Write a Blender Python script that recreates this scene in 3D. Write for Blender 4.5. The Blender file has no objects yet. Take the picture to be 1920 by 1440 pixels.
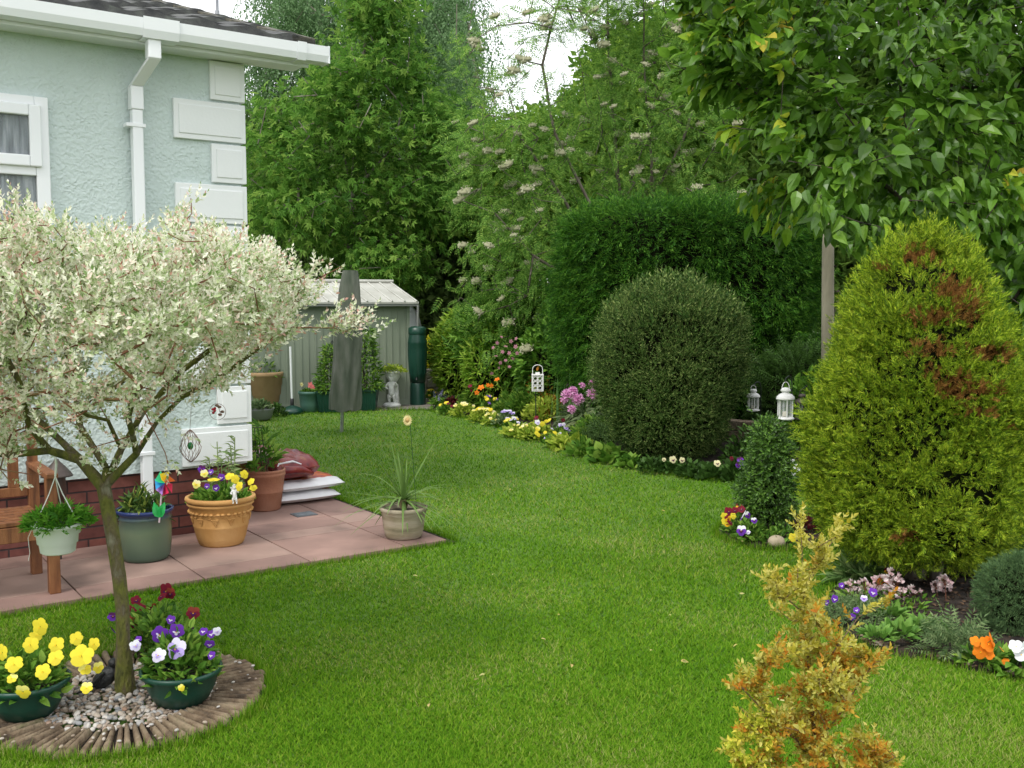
import bpy, math, random
import numpy as np
from mathutils import Vector, Matrix
random.seed(7); RN = np.random.default_rng(11)
D = bpy.data; SC = bpy.context.scene; COL = SC.collection
pi = math.pi
# ------------------------------------------------------------------ camera, sky, sun, exposure
F = 1900.0; H = 1.55; HOR = 565.0
PITCH = math.atan((720 - HOR) / F)
cd = D.cameras.new('camera'); cam = D.objects.new('camera', cd); COL.objects.link(cam)
cd.sensor_width = 36; cd.lens = 36 * F / 1920; cd.clip_start = 0.05; cd.clip_end = 2000
cam.location = (0, 0, H); cam.rotation_euler = (pi / 2 - PITCH, 0, 0)
SC.camera = cam
W = D.worlds.new('World'); SC.world = W; W.use_nodes = True
nt = W.node_tree; nt.nodes.clear()
SUN_EL, SUN_AZ = math.radians(52), math.radians(215)
sky = nt.nodes.new('ShaderNodeTexSky'); sky.sky_type = 'NISHITA'; sky.sun_disc = False
sky.sun_elevation = SUN_EL; sky.sun_rotation = SUN_AZ; sky.air_density = 1.2; sky.dust_density = 3
mx = nt.nodes.new('ShaderNodeMix'); mx.data_type = 'RGBA'; mx.inputs[0].default_value = 0.86
mx.inputs[7].default_value = (9.9, 10.0, 10.15, 1)          # even overcast cloud layer
bg = nt.nodes.new('ShaderNodeBackground'); bg.inputs[1].default_value = 0.11
wo = nt.nodes.new('ShaderNodeOutputWorld')
nt.links.new(sky.outputs[0], mx.inputs[6]); nt.links.new(mx.outputs[2], bg.inputs[0]); nt.links.new(bg.outputs[0], wo.inputs[0])
sl = D.lights.new('sun', 'SUN'); sl.energy = 1.3; sl.angle = math.radians(16); sl.color = (1, .96, .9)
so = D.objects.new('sun', sl); COL.objects.link(so)
sd = Vector((math.sin(SUN_AZ) * math.cos(SUN_EL), math.cos(SUN_AZ) * math.cos(SUN_EL), math.sin(SUN_EL)))
so.rotation_euler = sd.to_track_quat('Z', 'Y').to_euler(); so.location = (0, 0, 20)
SC.view_settings.view_transform = 'Standard'; SC.view_settings.look = 'None'
SC.view_settings.exposure = 0.78; SC.view_settings.gamma = 1.0
SC.cycles.max_bounces = 7; SC.cycles.transparent_max_bounces = 8; SC.cycles.diffuse_bounces = 4
SC.cycles.glossy_bounces = 2; SC.cycles.transmission_bounces = 5; SC.cycles.caustics_reflective = False; SC.cycles.caustics_refractive = False

# ------------------------------------------------------------------ measuring helpers
cp, sp_ = math.cos(PITCH), math.sin(PITCH)
def at(u, v, Y):
    dx, dy = (u - 960) / F, (720 - v) / F
    d = np.array([dx, dy * sp_ + cp, dy * cp - sp_]); return np.array([0, 0, H]) + d * (Y / d[1])
def G(u, v, z=0.0):
    dx, dy = (u - 960) / F, (720 - v) / F
    d = np.array([dx, dy * sp_ + cp, dy * cp - sp_]); return np.array([0, 0, H]) + d * ((z - H) / d[2])
def proj(P):
    P = np.atleast_2d(P); x, y, z = P[:, 0], P[:, 1], P[:, 2] - H
    w = y * cp - z * sp_; h = y * sp_ + z * cp
    w = np.maximum(w, .01)
    return 960 + F * x / w, 720 - F * h / w
def inpoly(x, y, poly):
    x = np.asarray(x); y = np.asarray(y); r = np.zeros(x.shape, bool); n = len(poly); j = n - 1
    for i in range(n):
        xi, yi = poly[i][0], poly[i][1]; xj, yj = poly[j][0], poly[j][1]
        c = ((yi > y) != (yj > y)) & (x < (xj - xi) * (y - yi) / ((yj - yi) or 1e-9) + xi)
        r ^= c; j = i
    return r
def nrm(a):
    a = np.asarray(a, float); return a / np.maximum(np.linalg.norm(a, axis=-1, keepdims=True), 1e-9)
def rnd(n, k=3): return RN.normal(size=(n, k))
_K = RN.normal(size=(10, 3)); _PH = RN.uniform(0, 6.28, 10)
def noi(P, s):
    P = np.asarray(P) * s; r = 0
    for i in range(10): r = r + np.sin(P @ _K[i] * (1 + .25 * i) + _PH[i]) / (1 + .2 * i)
    return r / 3.0

# ------------------------------------------------------------------ materials
MATS = {}
def newmat(name):
    m = D.materials.new(name); m.use_nodes = True; t = m.node_tree
    return m, t, t.nodes['Principled BSDF']
def ramp(t, cols, fac, pos=None):
    r = t.nodes.new('ShaderNodeValToRGB'); e = r.color_ramp.elements
    n = len(cols); pos = pos or [i / max(1, n - 1) for i in range(n)]
    while len(e) < n: e.new(.5)
    for i in range(n): e[i].position = pos[i]; e[i].color = (*cols[i], 1)
    t.links.new(fac, r.inputs[0]); return r.outputs[0]
def MT(name, cols, scale=6, rough=.7, bump=0, bscale=None, metal=0, detail=6, stretch=None, spec=.5, pos=(.3, .7), bdist=.01):
    if name in MATS: return MATS[name]
    m, t, b = newmat(name); b.inputs['Roughness'].default_value = rough; b.inputs['Metallic'].default_value = metal
    b.inputs['Specular IOR Level'].default_value = spec
    tc = t.nodes.new('ShaderNodeTexCoord'); src = tc.outputs['Object']
    if stretch:
        mp = t.nodes.new('ShaderNodeMapping'); mp.inputs['Scale'].default_value = stretch; t.links.new(src, mp.inputs[0]); src = mp.outputs[0]
    if len(cols) > 1:
        n = t.nodes.new('ShaderNodeTexNoise'); n.inputs['Scale'].default_value = scale; n.inputs['Detail'].default_value = detail
        t.links.new(src, n.inputs['Vector'])
        k = len(cols); pp = [pos[0] + (pos[1] - pos[0]) * i / (k - 1) for i in range(k)]
        t.links.new(ramp(t, cols, n.outputs['Fac'], pp), b.inputs['Base Color'])
    else: b.inputs['Base Color'].default_value = (*cols[0], 1)
    if bump:
        n2 = t.nodes.new('ShaderNodeTexNoise'); n2.inputs['Scale'].default_value = bscale or scale * 6; n2.inputs['Detail'].default_value = 5
        t.links.new(src, n2.inputs['Vector'])
        bp = t.nodes.new('ShaderNodeBump'); bp.inputs['Strength'].default_value = bump; bp.inputs['Distance'].default_value = bdist
        t.links.new(n2.outputs['Fac'], bp.inputs['Height']); t.links.new(bp.outputs[0], b.inputs['Normal'])
    MATS[name] = m; return m
def LF(name, cols, trans=.3, rough=.5, clump=0, cscale=1.2, spec=.16, pos=None):
    """leaf: colour picked per leaf, plus slow variation through the crown"""
    if name in MATS: return MATS[name]
    if not any(q in name for q in ('petal','willow','pebble','flower','gravel','litter','thuja_','hedge_','round_shrub','birch','grass_blade','golden','amber','wine','brown','fallen','stalk')): cols = [(min(.8, c[0]*1.45+.006), min(.8, c[1]*1.3), c[2]*1.05) for c in cols]
    m, t, b = newmat(name); b.inputs['Roughness'].default_value = rough; b.inputs['Specular IOR Level'].default_value = spec
    g = t.nodes.new('ShaderNodeNewGeometry'); fac = g.outputs['Random Per Island']
    if clump:
        tc = t.nodes.new('ShaderNodeTexCoord'); n = t.nodes.new('ShaderNodeTexNoise'); n.inputs['Scale'].default_value = cscale; n.inputs['Detail'].default_value = 2
        t.links.new(tc.outputs['Object'], n.inputs['Vector'])
        mm = t.nodes.new('ShaderNodeMath'); mm.operation = 'MULTIPLY_ADD'; mm.inputs[1].default_value = clump * 2; mm.inputs[2].default_value = -clump
        t.links.new(n.outputs['Fac'], mm.inputs[0]); ad = t.nodes.new('ShaderNodeMath'); ad.operation = 'ADD'; ad.use_clamp = True
        t.links.new(mm.outputs[0], ad.inputs[0]); t.links.new(fac, ad.inputs[1]); fac = ad.outputs[0]
    c = ramp(t, cols, fac, pos); t.links.new(c, b.inputs['Base Color'])
    if trans:
        tr = t.nodes.new('ShaderNodeBsdfTranslucent'); t.links.new(c, tr.inputs['Color'])
        ms = t.nodes.new('ShaderNodeMixShader'); ms.inputs[0].default_value = trans
        t.links.new(b.outputs[0], ms.inputs[1]); t.links.new(tr.outputs[0], ms.inputs[2])
        t.links.new(ms.outputs[0], t.nodes['Material Output'].inputs[0])
    MATS[name] = m; return m

# ------------------------------------------------------------------ mesh helpers
BASE = {}
def props(o, label=None, cat=None, group=None, kind=None):
    if label: o['label'] = label
    if cat: o['category'] = cat
    if group: o['group'] = group
    if kind: o['kind'] = kind
    return o
def thing(name, label, cat, base, group=None):
    o = D.objects.new(name, None); COL.objects.link(o); o.empty_display_size = .1
    base = np.array([float(c) for c in base]) if len(base) == 3 else np.array([base[0], base[1], 0.]); o.location = base; BASE[o] = base
    return props(o, label, cat, group)
class B:
    def __init__(s): s.V = []; s.F = []; s.n = 0
    def add(s, V, Fs, mi=0, sm=False):
        V = np.asarray(V, float).reshape(-1, 3); Fs = np.asarray(Fs, np.int64)
        if len(V) == 0 or len(Fs) == 0: return s
        s.V.append(V); s.F.append((Fs + s.n, mi, sm)); s.n += len(V); return s
    def box(s, c, d, rz=0, mi=0, R=None):
        c = np.asarray(c, float); x, y, z = [q / 2 for q in d]
        V = np.array([[-x,-y,-z],[x,-y,-z],[x,y,-z],[-x,y,-z],[-x,-y,z],[x,-y,z],[x,y,z],[-x,y,z]])
        if R is not None: V = V @ np.asarray(R).T
        elif rz: k, q = math.cos(rz), math.sin(rz); V = V @ np.array([[k,-q,0],[q,k,0],[0,0,1]]).T
        return s.add(V + c, [[0,3,2,1],[4,5,6,7],[0,1,5,4],[1,2,6,5],[2,3,7,6],[3,0,4,7]], mi)
    def lathe(s, prof, c=(0, 0, 0), n=24, mi=0, sm=True, wob=0):
        c = np.asarray(c, float); a = np.arange(n) * 2 * pi / n; m = len(prof)
        V = []
        for r, z in prof:
            r = max(r, .0004); V.append(np.stack([c[0] + r * np.cos(a), c[1] + r * np.sin(a), np.full(n, c[2] + z)], 1))
        V = np.concatenate(V); 
        if wob: V = V + noi(V, 9)[:, None] * wob
        i, j = np.meshgrid(np.arange(m - 1), np.arange(n), indexing='ij'); i = i.ravel(); j = j.ravel(); k = (j + 1) % n
        return s.add(V, np.stack([i*n+j, i*n+k, (i+1)*n+k, (i+1)*n+j], 1), mi, sm)
    def tube(s, pts, r, n=6, mi=0, sm=True, cap=True):
        P = np.asarray(pts, float); m = len(P); r = np.full(m, r) if np.isscalar(r) else np.asarray(r, float)
        T = nrm(np.gradient(P, axis=0)); up = np.array([0, 0, 1.]); 
        if abs(T[0] @ up) > .9: up = np.array([1., 0, 0])
        a = np.arange(n) * 2 * pi / n; V = []; X = nrm(np.cross(T[0], up))
        for i in range(m):
            X = nrm(X - (X @ T[i]) * T[i]); Yv = np.cross(T[i], X)
            V.append(P[i] + r[i] * (np.cos(a)[:, None] * X + np.sin(a)[:, None] * Yv))
        i, j = np.meshgrid(np.arange(m - 1), np.arange(n), indexing='ij'); i = i.ravel(); j = j.ravel(); k = (j + 1) % n
        s.add(np.concatenate(V), np.stack([i*n+j, i*n+k, (i+1)*n+k, (i+1)*n+j], 1), mi, sm)
        if cap: s.add(V[0], [list(range(n))[::-1]], mi); s.add(V[-1], [list(range(n))], mi)
        return s
    def ball(s, c, r, mi=0, n=10, sm=True, wob=0):
        r = np.array([r, r, r]) if np.isscalar(r) else np.asarray(r, float)
        V, T = ICO; V = V.copy()
        if wob: V = V * (1 + wob * noi(V + np.asarray(c) * 7, 1.7)[:, None])
        return s.add(V * r + np.asarray(c), T, mi, sm)
    def poly(s, pts, z0, z1=None, mi=0):
        P = np.array([[p[0], p[1]] for p in pts]); n = len(P)
        if np.sum(P[:,0]*np.roll(P[:,1],-1) - np.roll(P[:,0],-1)*P[:,1]) < 0: P = P[::-1]
        top = np.c_[P, np.full(n, z1 if z1 is not None else z0)]; s.add(top, [list(range(n))], mi)
        if z1 is not None:
            bot = np.c_[P, np.full(n, z0)]; s.add(np.r_[top, bot], [[i, n + i, n + (i+1) % n, (i+1) % n] for i in range(n)], mi)
        return s
    def build(s, name, mats, parent=None, bevel=0, sub=0, label=None):
        V = np.concatenate(s.V); 
        if parent is not None: V = V - BASE[parent]
        if not isinstance(mats, (list, tuple)): mats = [mats]
        me = D.meshes.new(name); me.vertices.add(len(V)); me.vertices.foreach_set('co', V.astype(np.float32).ravel())
        L = np.concatenate([f.ravel() for f, _, _ in s.F]); cnt = np.concatenate([np.full(len(f), f.shape[1]) for f, _, _ in s.F])
        me.loops.add(len(L)); me.loops.foreach_set('vertex_index', L.astype(np.int32))
        me.polygons.add(len(cnt)); me.polygons.foreach_set('loop_start', (np.cumsum(cnt) - cnt).astype(np.int32))
        me.polygons.foreach_set('material_index', np.concatenate([np.full(len(f), mi) for f, mi, _ in s.F]).astype(np.int32))
        me.update(calc_edges=True)
        me.polygons.foreach_set('use_smooth', np.concatenate([np.full(len(f), sm) for f, _, sm in s.F]))
        for m in mats: me.materials.append(m)
        o = D.objects.new(name, me); COL.objects.link(o)
        if parent is not None: o.parent = parent; BASE[o] = BASE[parent]
        if bevel: q = o.modifiers.new('bevel', 'BEVEL'); q.width = bevel; q.segments = 2; q.limit_method = 'ANGLE'
        if sub: q = o.modifiers.new('sub', 'SUBSURF'); q.levels = q.render_levels = sub
        if label: o['label'] = label
        return o
def _ico():
    t = (1 + 5 ** .5) / 2
    V = [[-1,t,0],[1,t,0],[-1,-t,0],[1,-t,0],[0,-1,t],[0,1,t],[0,-1,-t],[0,1,-t],[t,0,-1],[t,0,1],[-t,0,-1],[-t,0,1]]
    T = [[0,11,5],[0,5,1],[0,1,7],[0,7,10],[0,10,11],[1,5,9],[5,11,4],[11,10,2],[10,7,6],[7,1,8],[3,9,4],[3,4,2],[3,2,6],[3,6,8],[3,8,9],[4,9,5],[2,4,11],[6,2,10],[8,6,7],[9,8,1]]
    V = [list(np.array(v) / np.linalg.norm(v)) for v in V]
    for _ in range(1):
        c = {}; N = []
        def mid(a, b):
            k = (min(a, b), max(a, b))
            if k not in c:
                m = np.array(V[a]) + np.array(V[b]); V.append(list(m / np.linalg.norm(m))); c[k] = len(V) - 1
            return c[k]
        for a, b, d in T: ab, bd, da = mid(a, b), mid(b, d), mid(d, a); N += [[a,ab,da],[b,bd,ab],[d,da,bd],[ab,bd,da]]
        T = N
    return np.array(V), np.array(T)
ICO = _ico()
def inst(name, mesh_ob, parent, pos, rot=None, sc=1.0, label=None):
    """a further copy of a part, placed in world coordinates under its thing"""
    o = mesh_ob.copy(); o.name = name; COL.objects.link(o); o.parent = parent
    loc = Vector([float(c) for c in (np.asarray(pos) - BASE[parent])])
    R = rot if rot is not None else Matrix.Identity(3)
    o.matrix_local = Matrix.Translation(loc) @ R.to_4x4() @ Matrix.Scale(sc, 4)
    if label: o['label'] = label
    return o
def face_rot(n, roll=0):
    return Vector([float(c) for c in n]).to_track_quat('Z', 'Y').to_matrix() @ Matrix.Rotation(roll, 3, 'Z')
def proto(b, name, mats):                       # source mesh for copies; its own object is dropped again
    o = b.build(name, mats); COL.objects.unlink(o); return o

# ---- leaf templates: axis +Y, face +Z, unit length, triangles
def T_dia(w=.4, f=.08, bend=.0): return np.array([[0,0,0],[w/2,.42,f],[0,1,-bend],[-w/2,.42,f]]), np.array([[0,1,2],[0,2,3]])
def T_leaf(w=.5, f=.1, bend=.15):
    V = np.array([[0,0,0],[w*.40,.16,f*.7],[w*.5,.42,f],[w*.34,.72,f*.5-bend*.4],[0,1.02,-bend],[-w*.34,.72,f*.5-bend*.4],[-w*.5,.42,f],[-w*.40,.16,f*.7],[0,.3,0],[0,.68,-bend*.35]])
    return V, np.array([[0,1,8],[1,2,8],[2,9,8],[2,3,9],[3,4,9],[4,5,9],[5,6,9],[6,8,9],[6,7,8],[7,0,8]])
def T_maple():
    V = [[0,0,0]]; T = []
    for a, l in ((-95,.55),(-45,.85),(0,1.0),(45,.85),(95,.55)):
        r = math.radians(a); d = np.array([math.sin(r), math.cos(r)]); e = np.array([d[1], -d[0]]); k = len(V)
        for q in (d*l*.5 + e*.13, d*l, d*l*.5 - e*.13): V.append([q[0], q[1] + .25, -.18*l*l if len(V)==k+1 else .02])
        T += [[0,k,k+1],[0,k+1,k+2]]
    return np.array(V), np.array(T)
def scatter(T, P, A, N, S):
    Vt, Ft = T; P = np.asarray(P, float); n = len(P); A = nrm(A); X = nrm(np.cross(A, N)); Z = np.cross(X, A)
    S = np.broadcast_to(np.asarray(S, float).reshape(-1, 1, 1), (n, 1, 1))
    V = P[:, None] + S * (Vt[None, :, 0:1] * X[:, None] + Vt[None, :, 1:2] * A[:, None] + Vt[None, :, 2:3] * Z[:, None])
    m = len(Vt); Fo = (Ft[None] + (np.arange(n) * m)[:, None, None]).reshape(-1, Ft.shape[1])
    return V.reshape(-1, 3), Fo
def T_multi(T, items):
    P, A, N, S = [np.array(q, float) for q in zip(*items)]; return scatter(T, P, A, N, S)
def T_spray(n=9, w=.16, droop=.15, ang=42, seed=0):   # flat fan of side shoots (cypress, thuja)
    r = np.random.default_rng(seed); it = []
    for i in range(n):
        t = i / (n - 1); sd = 1 if i % 2 else -1; a = math.radians(ang * (1 - .55 * t)) * sd
        if i == n - 1: a = 0
        it.append(([0, t * .62, -droop * t * t], [math.sin(a), math.cos(a), r.normal(0, .18) - droop * t], [r.normal(0, .3), 0, 1], .40 * (1 - .3 * abs(t - .3)) + r.uniform(-.05, .05)))
    return T_multi(T_dia(w), it)
def T_twig(n=12, L=.34, w=.36, open_=55, seed=0, T=None):        # leaves all round an upright shoot
    r = np.random.default_rng(seed); it = []
    for i in range(n):
        t = i / (n - 1); a = i * 2.4; o = math.radians(open_ * (1 - .6 * t))
        A = [math.sin(o) * math.cos(a), math.cos(o), math.sin(o) * math.sin(a)]
        it.append(([0, t * (1 - L * .6), 0], A, [-math.cos(a), .6, -math.sin(a)], L * (1 - .35 * t) * r.uniform(.8, 1.15)))
    return T_multi(T or T_dia(w), it)
def T_pinnate(n=6, w=.3):
    it = []
    for i in range(n):
        t = .12 + .75 * i / (n - 1)
        for sd in (1, -1): it.append(([0, t, -.15*t*t], [sd * .85, .45, -.15], [0, 0, 1], .3 * (1 - .4 * abs(t - .45))))
    it.append(([0, .92, -.14], [0, 1, -.3], [0, 0, 1], .24)); return T_multi(T_dia(w), it)
def T_hang(n=16, w=.6, seed=3):
    r = np.random.default_rng(seed); it = []
    for i in range(n):
        t = i / n; it.append(([r.normal(0, .03), t, r.normal(0, .03)], r.normal(size=3) * .6 + [0, .8, 0], r.normal(size=3), .085))
    return T_multi(T_dia(w), it)
def T_clump(n=12, s=.35, w=.6, seed=5):
    r = np.random.default_rng(seed); it = []
    for i in range(n):
        p = r.normal(size=3) * [.4, .3, .25]; it.append((p, r.normal(size=3) * .7 + p + [0, .2, 0], r.normal(size=3) * .5 + [0, 0, 1], s * r.uniform(.7, 1.2)))
    return T_multi(T_dia(w), it)
def leaves(b, T, P, out, size, droop=.2, rndm=.6, upb=.6, mi=0):
    n = len(P); A = nrm(out) + rnd(n) * rndm * .6 - np.array([0, 0, droop]); N = rnd(n) * .5 + np.array([0, 0, upb]) + nrm(out) * .3
    V, Fx = scatter(T, P, A, N, RN.uniform(.7, 1.25, n) * size); b.add(V, Fx, mi)

# ---- branching skeleton grown through points of a crown
def grow(seeds, att, step=.3, wig=.08, updist=.35, order=None):
    """seeds: list of polylines (first is the trunk); att: crown points. returns nodes, parents, tips"""
    N = []; Pn = []
    for k, pl in enumerate(seeds):
        pl = np.asarray(pl, float)
        if k == 0: prev = -1; st = 0
        else:
            prev = int(np.argmin(np.linalg.norm(np.array(N) - pl[0], axis=1))); st = 1
        for i in range(st, len(pl)):
            a = pl[i - 1] if i > 0 else pl[i]; m = max(1, int(np.linalg.norm(pl[i] - a) / step)) if i > 0 else 1
            for j in range(m):
                N.append(a + (pl[i] - a) * (j + 1) / m + (rnd(1)[0] * wig * .25 * step if i else 0)); Pn.append(prev); prev = len(N) - 1
    core = np.array(N); d = np.min(np.linalg.norm(att[:, None] - core[None], axis=2), axis=1); tips = []
    for k in np.argsort(d):
        A = np.array(N); v = att[k] - A; dist = np.linalg.norm(v, axis=1)
        cost = dist + np.maximum(0, A[:, 2] - att[k][2] + .0) * updist
        p = int(np.argmin(cost)); a = A[p]; L = np.linalg.norm(att[k] - a); m = max(1, int(L / step)); prev = p
        bow = rnd(1)[0] * wig * L
        for j in range(m):
            t = (j + 1) / m; N.append(a + (att[k] - a) * t + bow * math.sin(pi * t)); Pn.append(prev); prev = len(N) - 1
        tips.append(prev)
    return np.array(N), np.array(Pn), np.array(tips)
def wood(b, N, Pn, r0, rmax, rootr=None, sides=6, mi=0, ex=2.4, tmi=None):
    n = len(N); w = np.zeros(n); ch = np.zeros(n, int)
    for i in range(n - 1, -1, -1):
        if w[i] == 0: w[i] = r0 ** ex
        if Pn[i] >= 0: w[Pn[i]] += w[i]; ch[Pn[i]] += 1
    R = np.minimum(w ** (1 / ex), rmax)
    if rootr: R[0] = rootr; R[1] = (R[1] + rootr) / 2
    e = np.where(Pn >= 0)[0]; A = N[Pn[e]]; Bq = N[e]; ra = np.minimum(R[Pn[e]], R[e] * 1.35); rb = R[e]
    T = nrm(Bq - A); up = np.where(np.abs(T[:, 2:3]) > .9, np.array([[1., 0, 0]]), np.array([[0, 0, 1.]])); X = nrm(np.cross(T, up)); Y = np.cross(T, X)
    for big in (False, True):
        s = (rb > r0 * 3) == big; k = sides if big else 3; a = np.arange(k) * 2 * pi / k
        if not s.any(): continue
        c, q = np.cos(a)[None, :, None], np.sin(a)[None, :, None]
        ring = lambda C, r, ext: (C[s] + T[s] * ext)[:, None] + r[s][:, None, None] * (c * X[s][:, None] + q * Y[s][:, None])
        V = np.concatenate([ring(A, ra, -ra[s][:, None] * .3), ring(Bq, rb, rb[s][:, None] * .3)], 1); m = len(V)
        f = np.array([[j, (j + 1) % k, k + (j + 1) % k, k + j] for j in range(k)])
        b.add(V.reshape(-1, 3), (f[None] + (np.arange(m) * 2 * k)[:, None, None]).reshape(-1, 4), mi if big or tmi is None else tmi, True)
    return R
def ell(n, c, r, shell=.0):
    d = nrm(rnd(n)); q = RN.uniform(shell ** 3, 1, n) ** (1 / 3); return np.asarray(c) + d * q[:, None] * np.asarray(r)
def tree(name, label, seeds, att, T, per, size, lmat, bmat, r0=.006, rmax=.12, rootr=None, step=.3, spread=.12, droop=.25, rndm=.7, upb=.6, group=None, wig=.1, crown='crown', back=1, cat='tree', keep=None):
    base = seeds[0][0]; t = thing(name, label, cat, base, group)
    N, Pn, tips = grow(seeds, att, step, wig)
    b = B(); wood(b, N, Pn, r0, rmax, rootr); b.build('trunk', bmat, t)
    cen = att.mean(0); P = []; O = []
    for tp in tips:
        p = tp
        for q in range(back + 1):
            if Pn[p] < 0: break
            k = per if q == 0 else max(1, int(per * .6)); f = RN.uniform(0, 1, (k, 1))
            P.append(N[p] * (1 - f) + N[Pn[p]] * f + rnd(k) * spread); O.append(np.repeat((nrm(N[p] - N[Pn[p]]) + .5 * nrm(N[p] - cen))[None], k, 0)); p = Pn[p]
    P = np.concatenate(P); O = np.concatenate(O)
    if keep is not None: k = keep(P); P = P[k]; O = O[k]
    b = B(); Ts = T if isinstance(T, list) else [T]; idx = RN.integers(0, len(Ts), len(P))
    for i, Tq in enumerate(Ts): leaves(b, Tq, P[idx == i], O[idx == i], size, droop, rndm, upb)
    b.build(crown, lmat, t); return t, N, Pn, tips

# ---- dense clipped or rounded shrub: shoots on a lumpy surface of revolution
def shell(c, prof, n, sq=2.0, sx=1.0, sy=1.0, lump=.06, ls=3.0, depth=.12, face=None):
    prof = np.array(prof, float); z = prof[:, 0]; r = prof[:, 1]
    sl_ = np.hypot(np.diff(z), np.diff(r)) * (r[1:] + r[:-1] + .02); cum = np.r_[0, np.cumsum(sl_)] / sl_.sum()
    u = RN.uniform(0, 1, n); zz = np.interp(u, cum, z); rr = np.interp(u, cum, r); a = RN.uniform(0, 2 * pi, n)
    k = (np.abs(np.cos(a)) ** sq + np.abs(np.sin(a)) ** sq) ** (-1 / sq)
    dz = np.interp(zz, (z[1:] + z[:-1]) / 2, np.diff(r) / np.maximum(np.diff(z), 1e-3))
    N = nrm(np.stack([np.cos(a), np.sin(a), -dz.clip(-4, 4)], 1))
    P = np.stack([rr * k * np.cos(a) * sx, rr * k * np.sin(a) * sy, zz], 1)
    P = P * (1 + lump * (noi(P, ls) + .5 * noi(P + 3, ls * 3.1))[:, None] * [1, 1, .3]); P = P - N * np.abs(RN.normal(0, depth, n))[:, None]
    P[:, 2] = np.maximum(P[:, 2], .01)
    return P + np.asarray(c), N
def shrub(name, label, c, prof, n, T, size, lmat, cmat, sq=2., sx=1., sy=1., lump=.06, ls=3., depth=.06, droop=0., rndm=.6, upb=.5, up=0., group=None, cat='shrub', core=.8, foliage='foliage', matf=None, clus=0, cs=.03):
    t = thing(name, label, cat, c, group); b = B(); P, N = shell(c, prof, n // clus if clus else n, sq, sx, sy, lump, ls, depth)
    if clus:                                   # shoots stand in tufts, with dark gaps between the tufts
        P = np.repeat(P, clus, 0); N = np.repeat(N, clus, 0); n = len(P); j = rnd(n); P = P + j * cs + N * (RN.normal(0, .4, n) * cs)[:, None]; N = N + j * .6
    N = N + np.array([0, 0, up]); Ts = T if isinstance(T, list) else [T]; idx = RN.integers(0, len(Ts), n)
    mats = lmat if isinstance(lmat, list) else [lmat]
    mi = matf(P) if matf else np.zeros(n, int)
    for i, Tq in enumerate(Ts):
        for m in range(len(mats)):
            s = (idx == i) & (mi == m)
            if s.any(): leaves(b, Tq, P[s], N[s], size, droop, rndm, upb, m)
    b.build(foliage, mats, t)
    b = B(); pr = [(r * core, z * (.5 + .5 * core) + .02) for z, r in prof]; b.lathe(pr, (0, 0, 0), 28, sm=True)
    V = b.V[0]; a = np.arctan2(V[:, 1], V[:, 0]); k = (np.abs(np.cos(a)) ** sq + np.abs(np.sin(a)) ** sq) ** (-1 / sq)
    V[:, 0] *= k * sx; V[:, 1] *= k * sy; V *= (1 + .5 * lump * noi(V, ls)[:, None]); b.V[0] = V + np.asarray(c); b.build('shade_core', cmat, t)  # solid core added behind the leaves to block light
    return t

# ================================================================== THE SETTING
soil = MT('soil', [(.010,.0065,.0045), (.025,.017,.011), (.052,.036,.024)], 22, .95, 1.0, 45, bdist=.03)
grassm = MT('lawn_base', [(.065,.15,.014), (.09,.18,.018), (.125,.21,.03)], 3, .9, .6, 120)
b = B(); b.add([[-400,-60,-.03],[400,-60,-.03],[400,600,-.03],[-400,600,-.03]], [[0,1,2,3]])
props(b.build('ground', MT('ground_earth', [(.03,.045,.015), (.05,.07,.02), (.06,.05,.03)], .8, .95, .5, 20)), kind='structure')

# house frame: corner C, u along the wall (towards the right), n away from the camera
C0 = G(466, 996)[:2]; uu = nrm(np.array([2654., 1900.])); nn = np.array([-uu[1], uu[0]]); HA = math.atan2(uu[1], uu[0])
def HL(x, y, z=0.): q = C0 + uu * x + nn * y; return np.array([q[0], q[1], z])
RH = np.array([[uu[0], nn[0], 0], [uu[1], nn[1], 0], [0, 0, 1]])
PATIO = [HL(.904,-1.09), HL(.904,1.35), HL(-7,1.35), HL(-7,-1.09)]
TRUNK = G(237, 1312)
edge_px = [(470,772),(560,771),(660,770),(740,769),(800,769),(850,779),(900,790),(960,808),(1040,833),(1100,850),(1160,866),(1230,878),(1320,890),(1400,897),(1480,905),(1530,915),(1640,935),(1800,958),(2100,1000)]
LAWN = [G(u, v)[:2] for u, v in edge_px] + [np.array([7, 5.]), np.array([7, -3.]), np.array([-7, -3.]), np.array([-7, 8.]), HL(-1,3)[:2], G(440,772)[:2]]
BEDS = {'thuja': [G(u, v)[:2] for u, v in [(1540,1150),(1548,1118),(1575,1085),(1630,1062),(1720,1045),(1850,1040),(2050,1045),(2300,1090),(2400,1200),(2200,1310),(2050,1300),(1920,1276),(1830,1262),(1750,1240),(1680,1232),(1640,1222),(1600,1205),(1560,1180)]],
        'box': [G(u, v)[:2] for u, v in [(1340,1000),(1352,985),(1400,968),(1460,962),(1520,968),(1560,990),(1562,1010),(1530,1028),(1470,1034),(1410,1030),(1365,1018)]],
        'gold': [np.array([.68 + .42*math.cos(a), 2.3 + .4*math.sin(a)]) for a in np.linspace(0, 2*pi, 14, endpoint=False)]}
b = B(); b.poly(LAWN, 0.0); lawn = props(b.build('lawn', grassm), kind='structure')
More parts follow.
